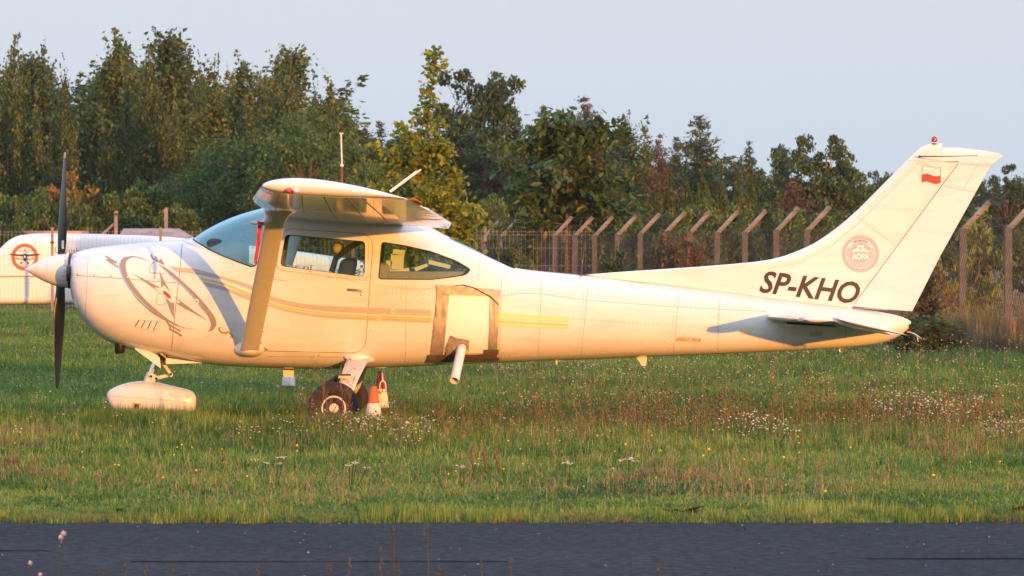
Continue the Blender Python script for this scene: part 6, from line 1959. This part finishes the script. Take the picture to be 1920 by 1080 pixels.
def collect(name, meshes):
    c = bpy.data.collections.new(name)
    for i, me in enumerate(meshes):
        c.objects.link(bpy.data.objects.new('%s_%02d' % (name, i), me))
    return c
def scatter(name, pts, coll, nkinds, label, cat, seed):
    """pts: rows x, y, z, scale, zscale; one object that instances patches with geometry nodes"""
    pts = np.array(pts, float); r_ = np.random.default_rng(seed)
    me = bpy.data.meshes.new(name); me.vertices.add(len(pts)); me.vertices.foreach_set('co', pts[:, :3].astype(np.float32).ravel())
    a = me.attributes.new('rot', 'FLOAT_VECTOR', 'POINT'); rv_ = np.zeros((len(pts), 3)); rv_[:, 2] = r_.uniform(0, 6.283, len(pts)); a.data.foreach_set('vector', rv_.astype(np.float32).ravel())
    a = me.attributes.new('scl', 'FLOAT_VECTOR', 'POINT'); a.data.foreach_set('vector', pts[:, [3, 3, 4]].astype(np.float32).ravel())
    a = me.attributes.new('kind', 'INT', 'POINT'); a.data.foreach_set('value', r_.integers(0, nkinds, len(pts)).astype(np.int32))
    me.update()
    o = bpy.data.objects.new(name, me); COL.objects.link(o)
    ng = bpy.data.node_groups.new(name, 'GeometryNodeTree')
    ng.interface.new_socket('Geometry', in_out='INPUT', socket_type='NodeSocketGeometry'); ng.interface.new_socket('Geometry', in_out='OUTPUT', socket_type='NodeSocketGeometry')
    n = ng.nodes; l = ng.links
    gi, go = n.new('NodeGroupInput'), n.new('NodeGroupOutput')
    ci = n.new('GeometryNodeCollectionInfo'); ci.inputs['Collection'].default_value = coll; ci.inputs['Separate Children'].default_value = True; ci.inputs['Reset Children'].default_value = True
    ip = n.new('GeometryNodeInstanceOnPoints'); ip.inputs['Pick Instance'].default_value = True
    def attr(nm, dt):
        q = n.new('GeometryNodeInputNamedAttribute'); q.data_type = dt; q.inputs['Name'].default_value = nm; return q.outputs['Attribute']
    l.new(gi.outputs[0], ip.inputs['Points']); l.new(ci.outputs[0], ip.inputs['Instance'])
    l.new(attr('kind', 'INT'), ip.inputs['Instance Index']); l.new(attr('rot', 'FLOAT_VECTOR'), ip.inputs['Rotation']); l.new(attr('scl', 'FLOAT_VECTOR'), ip.inputs['Scale'])
    l.new(ip.outputs[0], go.inputs[0])
    md = o.modifiers.new('scatter', 'NODES'); md.node_group = ng
    return tag(o, label, cat, None, 'stuff')

g_short = collect('short_grass', [patch_grass(100 + i, 1500, .075, 1.2, .10, .006, tm=.45) for i in range(5)] + [patch_grass(106 + i, 1500, .08, 1.2, .22, .006, tm=.52) for i in range(2)])
g_tall = collect('meadow_grass', [patch_grass(110 + i, 1200, .16, 1.2, .06, .007, tm=.34) for i in range(5)])
g_dry = collect('dry_tufts', [patch_grass(120 + i, 700, .09, .8, .0, .006, [M['drygrass']], .5, 30) for i in range(3)])
def fence_y(x):
    return 77 + (7.27 - x) / .42 * 2.93 if x > -2.8 else 147 + (-2.8 - x) / .63 * 2.93
sh, ta = [], []
rr = np.random.default_rng(77)
y = ROAD1 + .45
while y < 128:
    step = .85 if y < 62 else 1.0 + (y - 62) * .012
    hwid = .0975 * y + 3.0
    x = -hwid
    while x < hwid:
        px, py = x + rr.uniform(-.35, .35) * step, y + rr.uniform(-.35, .35) * step
        x += step
        if py < ROAD1 + .38 or py > fence_y(px) - .2: continue
        nz = mnoise.noise((px * .35, py * .18, 0)) ; n2 = mnoise.noise((px * 1.1, py * .6, 5))
        near = np.clip((py - 38) / 10, 0, 1)
        sc = step / .85
        if py < 47:
            sh.append((px, py, 0, sc, (1 + .40 * nz + .35 * n2) * (.50 + 1.45 * np.clip((py - 33) / 11, 0, 1))))
        if py > 41:
            edge = np.clip((py - 40) / 5, .3, 1)
            ta.append((px, py, 0, sc, edge * (1 + .35 * nz + .2 * n2)))
    y += step
# rank growth left standing round the wheels and cones
for i in range(46):
    q = rr.uniform(185, 385); d_ = rr.uniform(44.3, 45.75); sh.append(((q - 960) / FPX * d_, d_, 0, rr.uniform(.35, .6), rr.uniform(1.7, 2.7)))
for i in range(50):
    q = rr.uniform(560, 740); d_ = rr.uniform(42.9, 44.2); sh.append(((q - 960) / FPX * d_, d_, 0, rr.uniform(.35, .6), rr.uniform(1.7, 2.6)))
# ragged verge along the tarmac
for i in range(520):
    px = rr.uniform(-7, 7); py = ROAD1 + rr.uniform(.05, .5)
    sh.append((px, py, 0, rr.uniform(.3, .6), rr.uniform(.25, .7) * (2.2 if rr.random() < .12 else 1)))
scatter('lawn_grass', sh, g_short, 7, 'short mown grass between the road and the parked aircraft', 'grass', 1)
scatter('meadow_grass', ta, g_tall, 5, 'taller meadow grass behind and around the aircraft', 'grass', 2)
dr = []
for i in range(220):
    px = rr.uniform(-7, 7); dr.append((px, ROAD1 + rr.uniform(-.02, .22), 0, rr.uniform(.25, .6), rr.uniform(.25, .6)))
for i in range(80):
    px, py = rr.uniform(-8, 8), rr.uniform(33, 46)
    if mnoise.noise((px * .4, py * .25, 9)) > .12: dr.append((px, py, 0, rr.uniform(.5, 1.1), rr.uniform(.9, 1.8)))
for i in range(120):
    px = rr.uniform(4.2, 9); py = fence_y(px) + rr.uniform(-2.2, .8); dr.append((px, py, 0, rr.uniform(.6, 1.2), rr.uniform(3.5, 8)))
# beyond the fence the stubble shows as thin pale tufts
for i in range(900):
    py = 85 + 130 * rr.random() ** 1.3; px = rr.uniform(-.11, .125) * py
    if py > fence_y(px) + 1: dr.append((px, py, 0, rr.uniform(.8, 2.0), rr.uniform(.8, 2.2)))
scatter('dry_tufts', dr, g_dry, 3, 'dry straw coloured grass tufts along verge, lawn and fence', 'dry grass', 3)

f_pink = collect('seed_flowers', [patch_flowers(130 + i, 5, .18, .38, .011, 'head') for i in range(4)])
f_white = collect('white_specks', [patch_flowers(140 + i, 2, .14, .32, .008, 'whitefl', 1.2, 'weed', 4, .03, .6) for i in range(3)])
f_yel = collect('yellow_specks', [patch_flowers(145 + i, 2, .08, .2, .012, 'yellowfl', 1.2, 'weed') for i in range(3)])
f_stalk = collect('tall_stalks', [patch_flowers(150 + i, 10, .20, .44, .008, 'stalk', 1.1, 'stalk', 2, .02, 1.6, .0055) for i in range(3)])
f_seed = collect('seed_heads', [patch_seedheads(155 + i, 16, .10, .22) for i in range(3)])
pk, wh, ye, stl, sd_ = [], [], [], [], []
for i in range(2200):
    py = 39 + 60 * rr.random() ** 1.5; px = rr.uniform(-.105, .105) * py
    if py > fence_y(px) - .3: continue
    dens = .25 + .75 * np.clip((px + 3) / 5, 0, 1)
    if py < 46: dens *= np.clip((px - 1.5) / 3, 0, 1) * .55
    if rr.random() < dens * (.55 + .7 * mnoise.noise((px * .3, py * .12, 2))): pk.append((px, py, 0, 1, rr.uniform(.7, 1.2)))
    if rr.random() < .08: wh.append((px, py, 0, 1, rr.uniform(.7, 1.2)))
for i in range(120):
    py = rr.uniform(33, 60); ye.append((rr.uniform(-.1, .1) * py, py, 0, 1, rr.uniform(.6, 1.1)))
for i in range(240):
    px, py = rr.uniform(.3, 5.2), rr.normal(43.5, 2.2)
    if py > 37.5 and mnoise.noise((px * .8, py * .5, 3)) > -.15: stl.append((px, py, 0, 1, rr.uniform(.6, 1.15)))
for i in range(60):
    px, py = rr.uniform(-1.6, .6), rr.normal(43.0, 1.2); stl.append((px, py, 0, .8, rr.uniform(.4, .8)))
for i in range(170):
    py = rr.uniform(31.5, 45); px = rr.uniform(-.1, .1) * py
    if mnoise.noise((px * .5, py * .3, 12)) > -.05: sd_.append((px, py, 0, 1, rr.uniform(.5, 1.1)))
scatter('seed_flowers', pk, f_pink, 4, 'pinkish round seed heads on stalks all over the meadow', 'wildflowers', 4)
scatter('white_flowers', wh, f_white, 3, 'scattered small white blossoms in the meadow', 'wildflowers', 5)
scatter('yellow_flowers', ye, f_yel, 3, 'scattered small yellow blossoms in the lawn', 'wildflowers', 6)
scatter('brown_stalks', stl, f_stalk, 3, 'band of rusty brown dry stalks right of the main wheel', 'dry stalks', 7)
scatter('seed_grass', sd_, f_seed, 3, 'feathery pale seeding grass in the lawn', 'grass', 8)

# ------------------------------------------------------------------ single plants
def plant_white(px, py_base, d, h, w, n, label, seed):
    """white flowering clump: stems and blossom clusters"""
    r_ = random.Random(seed); t = empty('white_flower_clump', ((px - 960) / FPX * d, d, 0), label, 'wildflower', 'white flowering clumps')
    st_, bl_ = MB(), MB()
    for i in range(n):
        bx_, by_ = r_.gauss(0, w * .35), r_.gauss(0, w * .3); hh_ = h * r_.uniform(.6, 1.1)
        tip = Vector((bx_ * 1.5, by_ * 1.5, hh_)); st_.tube([(bx_ * .5, by_ * .5, 0), (bx_, by_, hh_ * .6), tip], .0028, 3, tint=r_.random())
        for k in range(4):
            c = tip + Vector((r_.gauss(0, .035), r_.gauss(0, .03), r_.gauss(0, .03))); v, f = octa(np.array(c), r_.uniform(.005, .011), .7)
            bl_.add([tuple(q) for q in v], [tuple(q[:3]) for q in f], tint=r_.random())
    o = tag(st_.build('stems', M['weed'], fixn=False), kind='stuff'); o.parent = t
    o = tag(bl_.build('blossoms', M['whitefl'], fixn=False), kind='stuff'); o.parent = t
for i, (px, d, h, w, n, lb) in enumerate([(1385, 41.2, .26, .22, 15, 'white flowering clump among rusty stalks, the leftmost of the three on the right'), (1450, 41.0, .24, .26, 17, 'white flowering clump next to the leftmost clump among rusty stalks'), (1720, 43.0, .36, .30, 24, 'large pale flowering clump on the right beneath the tail end'), (1780, 43.2, .36, .24, 16, 'pale flowering clump just right of the large one'), (1885, 41.0, .22, .2, 18, 'white flowering clump at the right picture edge'),
        (700, 41.6, .24, .3, 16, 'pale flowering clump in front of the nearer cone'), (640, 42.2, .22, .22, 12, 'pale flowering clump in front of the main wheel'), (785, 39.8, .24, .18, 14, 'white flowering clump right of and before the cones'), (1000, 46.5, .28, .3, 14, 'white flowering clump under the hatch pipe to the right')]):
    plant_white(px, 0, d, h, w, n, lb, 200 + i)
def yarrow(px, d, h, n, label, seed):
    r_ = random.Random(seed); t = empty('yarrow', ((px - 960) / FPX * d, d, 0), label, 'wildflower')
    st_, fl_ = MB(), MB()
    for i in range(n):
        x_, y_ = r_.gauss(0, .05), r_.gauss(0, .05); hh_ = h * r_.uniform(.75, 1.05); st_.tube([(x_ * .4, y_ * .4, 0), (x_, y_, hh_)], .003, 4, tint=r_.random())
        for k in range(6):
            a = r_.random() * 6.28; q = r_.random() ** .5 * .026; c = np.array((x_ + q * math.cos(a), y_ + q * math.sin(a), hh_ + r_.uniform(0, .012)))
            v, f = octa(c, .008, .5); fl_.add([tuple(p) for p in v], [tuple(p[:3]) for p in f], tint=r_.random())
    o = tag(st_.build('stems', M['weed'], fixn=False), kind='stuff'); o.parent = t
    o = tag(fl_.build('umbel', M['whitefl'], fixn=False), kind='stuff'); o.parent = t
yarrow(512, 34.6, .20, 5, 'white yarrow in the lawn below the main wheel', 1)
yarrow(655, 34.5, .18, 4, 'white yarrow in the lawn right of the other yarrow', 2)
yarrow(868, 34.3, .17, 3, 'small white yarrow in the lawn below the hatch pipe', 3)
yarrow(1068, 34.8, .17, 3, 'small white yarrow in the middle of the lawn', 4)
yarrow(1180, 35.3, .16, 4, 'small white yarrow right of the middle of the lawn', 5)
def dryweed(px, d, h, n, label, seed, m='stalk'):
    r_ = random.Random(seed); t = empty('dry_weed', ((px - 960) / FPX * d, d, 0), label, 'weed')
    st_, fl_ = MB(), MB()
    for i in range(n):
        p = Vector((r_.gauss(0, .04), r_.gauss(0, .04), 0)); v = Vector((r_.gauss(0, .22), r_.gauss(0, .2), 1)).normalized(); L = h * r_.uniform(.6, 1.05); pts = [p]
        for k in range(6):
            v = (v + Vector((r_.gauss(0, .12), r_.gauss(0, .12), .05))).normalized(); pts.append(pts[-1] + v * L / 6)
        st_.tube(pts, [.005, .0048, .0042, .0036, .003, .0024, .0016], 4, tint=r_.random())
        for k in range(2, 7):
            for _ in range(3):
                q = pts[k]; dv_ = Vector((r_.gauss(0, 1), r_.gauss(0, 1), r_.uniform(.4, 1.4))).normalized(); l_ = r_.uniform(.04, .13) * h / .5; st_.tube([q, q + dv_ * l_ * .5, q + dv_ * l_ + Vector((0, 0, .02))], .0014, 3, cap=False, tint=r_.random())
                c = np.array(q + dv_ * l_); vv_, ff_ = octa(c, r_.uniform(.003, .006), 1.4); fl_.add([tuple(z_) for z_ in vv_], [tuple(z_[:3]) for z_ in ff_], tint=r_.random())
    o = tag(st_.build('stems', M[m], fixn=False), kind='stuff'); o.parent = t
    o = tag(fl_.build('seed_heads', M[m], fixn=False), kind='stuff'); o.parent = t
dryweed(598, 43.2, .58, 5, 'tall dry brown weed standing before the left side of the main wheel', 1)
dryweed(622, 43.0, .64, 3, 'thin dry weed crossing the wheel hub', 2)
dryweed(755, 42.6, .46, 4, 'dry brown weed right of the nearer cone', 3)
dryweed(840, 41.8, .44, 5, 'reddish dry weed under the hatch pipe', 4)
dryweed(925, 36.2, .22, 4, 'small orange dry weed in the lawn below the aircraft', 5)
dryweed(1770, 37.5, .34, 5, 'pale dry seeding weed at the right of the lawn', 6, 'drygrass')
dryweed(1010, 44.5, .42, 4, 'dry brown weed right of the hatch pipe', 7)
dryweed(320, 45.2, .16, 4, 'short dry weed by the nose wheel spat', 8)
def dock(px, d, s, label, seed):
    r_ = random.Random(seed); t = empty('dock_plant', ((px - 960) / FPX * d, d, 0), label, 'weed')
    for i in range(20):
        az = r_.random() * 6.28; L = s * r_.uniform(.6, 1.1); w_ = L * .20; el = r_.uniform(.25, 1.0)
        d_ = Vector((math.cos(az), math.sin(az), 0)); s_ = Vector((-math.sin(az), math.cos(az), 0)); vs = []
        for k, (u, ww) in enumerate(((0, .25), (.3, .8), (.6, 1), (.85, .6), (1, .05))):
            p = d_ * L * u * math.cos(el * (1 - .5 * u)) + Vector((0, 0, L * u * math.sin(el) * (1 - .45 * u)))
            vs += [p + s_ * w_ * ww, p - s_ * w_ * ww]
        b = MB(); b.add(vs, [(2 * k, 2 * k + 1, 2 * k + 3, 2 * k + 2) for k in range(4)], tint=r_.uniform(.2, .8)); o = b.build('leaf', M['weed'], smooth=180, fixn=False); o.parent = t
dock(233, 30.75, .16, 'green leafy dock plant on the road edge near the left', 1)
dock(1278, 30.85, .20, 'dark dock plant at the road edge right of the middle', 2)
dock(1718, 30.85, .17, 'leafy dock plant at the road edge left of the last one', 3)
dock(1892, 30.8, .20, 'broad dark dock plant at the road edge by the right picture edge', 4)
dock(612, 30.8, .12, 'small leafy plant at the road edge below the yarrow', 5)
dock(930, 30.8, .12, 'low dark leafy plant at the middle of the road edge', 6)
# plants of the near verge, in front of the focus
def thrift(px, py, d, label, seed, r=.011, second=None):
    t = empty('pink_flower', ((px - 960) / FPX * d, d, 0), label, 'wildflower'); h = zl(py, d)
    r_ = random.Random(seed); b = MB(); b.tube([(-.03, 0, 0), (-.012, 0, h * .5), (0, 0, h)], .0022, 5, tint=.4); o = b.build('stem', M['weed'], fixn=False, smooth=60); o.parent = t
    hd = MB()
    for cx, cz in [(0, h)] + ([second] if second else []):
        if (cx, cz) != (0, h): hd.tube([(-.005, 0, h - .04), (cx, 0, h + cz)], .0016, 4, tint=.3); cz = h + cz
        for k in range(46):
            v = Vector((r_.gauss(0, 1), r_.gauss(0, 1), r_.gauss(0, 1) + .2)).normalized(); c = Vector((cx, 0, cz)) + v * r * r_.uniform(.6, 1); a = v.cross(Vector((.3, .2, .9))).normalized() * r * .4; b_ = v.cross(a).normalized() * r * .4
            hd.add([c - a, c + b_, c + a + v * r * .4, c - b_], [(0, 1, 2, 3)], tint=r_.uniform(.3, .9))
    o = tag(hd.build('flower_head', M['thrift'], fixn=False), kind='stuff'); o.parent = t
M['nearstalk'] = leaf_mat('verge_stalks', (.05, .042, .034), (.09, .072, .056), (.15, .12, .09), .2)
M['thrift'] = leaf_mat('pink_petals', (.40, .34, .42), (.55, .48, .58), (.62, .58, .64), .3)
thrift(114, 1008, 22.5, 'pink twin headed flower standing before the road at the left', 1, .010, (.011, .018))
thrift(56.5, 1055, 22.0, 'single whitish flower head low at the left before the road', 2, .008)
thrift(76, 1077, 22.0, 'whitish flower head at the very bottom left', 3, .008)
def nearstalk(px, py, d, label, seed, n=1):
    t = empty('verge_stalk', ((px - 960) / FPX * d, d, 0), label, 'weed', 'stalks of the near verge'); h = zl(py, d); r_ = random.Random(seed)
    b = MB()
    for i in range(n):
        x_ = r_.gauss(0, .05) if i else 0; hh_ = h * (1 if i == 0 else r_.uniform(.6, .97))
        b.tube([(x_ * .5 + r_.gauss(0, .02), 0, 0), (x_ + r_.gauss(0, .008), 0, hh_ * .6), (x_ * 1.2, .0, hh_)], [.0022, .0018, .0012], 5, tint=r_.random())
        for k in range(10):
            z_ = hh_ * r_.uniform(.86, 1.0); c = np.array((x_ * 1.1 + r_.gauss(0, .004), r_.gauss(0, .004), z_)); v, f = octa(c, .0035, 2.0); b.add([tuple(q) for q in v], [tuple(q[:3]) for q in f], tint=r_.random())
    o = tag(b.build('stems', M['nearstalk'], fixn=False), kind='stuff'); o.parent = t
for i, (px, py, n, lb) in enumerate([(735, 965, 4, 'tall blurred brown stalks in front of the road left of the middle'), (800, 985, 2, 'curved blurred stalk right of the tall brown stalks'), (655, 1046, 2, 'short verge stalk left of the tall stalks'), (715, 1052, 2, 'short forked verge stalk under the tall stalks'), (902, 1054, 1, 'short single verge stalk near the middle'), (957, 1046, 1, 'pale single verge stalk right of the middle one'), (1235, 1060, 1, 'short verge stalk right of the middle'), (235, 1056, 2, 'short reddish verge stalk at the left'), (190, 1066, 2, 'low brown verge stalk at the left'), (272, 1060, 2, 'low verge stalk under the asphalt joint'), (322, 1066, 2, 'low dark verge stalk right of the joint start'), (484, 1062, 2, 'pale short verge stalk left of the tall ones'), (620, 1052, 3, 'thin verge grass stalks below the wheel')]):
    nearstalk(px, py, 21.3 + .1 * (i % 4), lb, 300 + i, n)

# ------------------------------------------------------------------ evening haze
hzb = MB(); hzb.box(-420, 420, -30, 620, -1.0, 26)
hm = bpy.data.materials.new('haze_air'); hm.use_nodes = True
hn = hm.node_tree.nodes; hl_ = hm.node_tree.links
hn.remove(hn['Principled BSDF'])
pv = hn.new('ShaderNodeVolumePrincipled'); pv.inputs['Color'].default_value = (0.92, 0.94, 1.0, 1); pv.inputs['Density'].default_value = 0.00008; pv.inputs['Anisotropy'].default_value = 0.0
hl_.new(pv.outputs[0], hn['Material Output'].inputs['Volume'])
ho = hzb.build('haze', hm)
tag(ho, 'thin evening haze between the field and the far trees', 'haze', None, 'stuff')
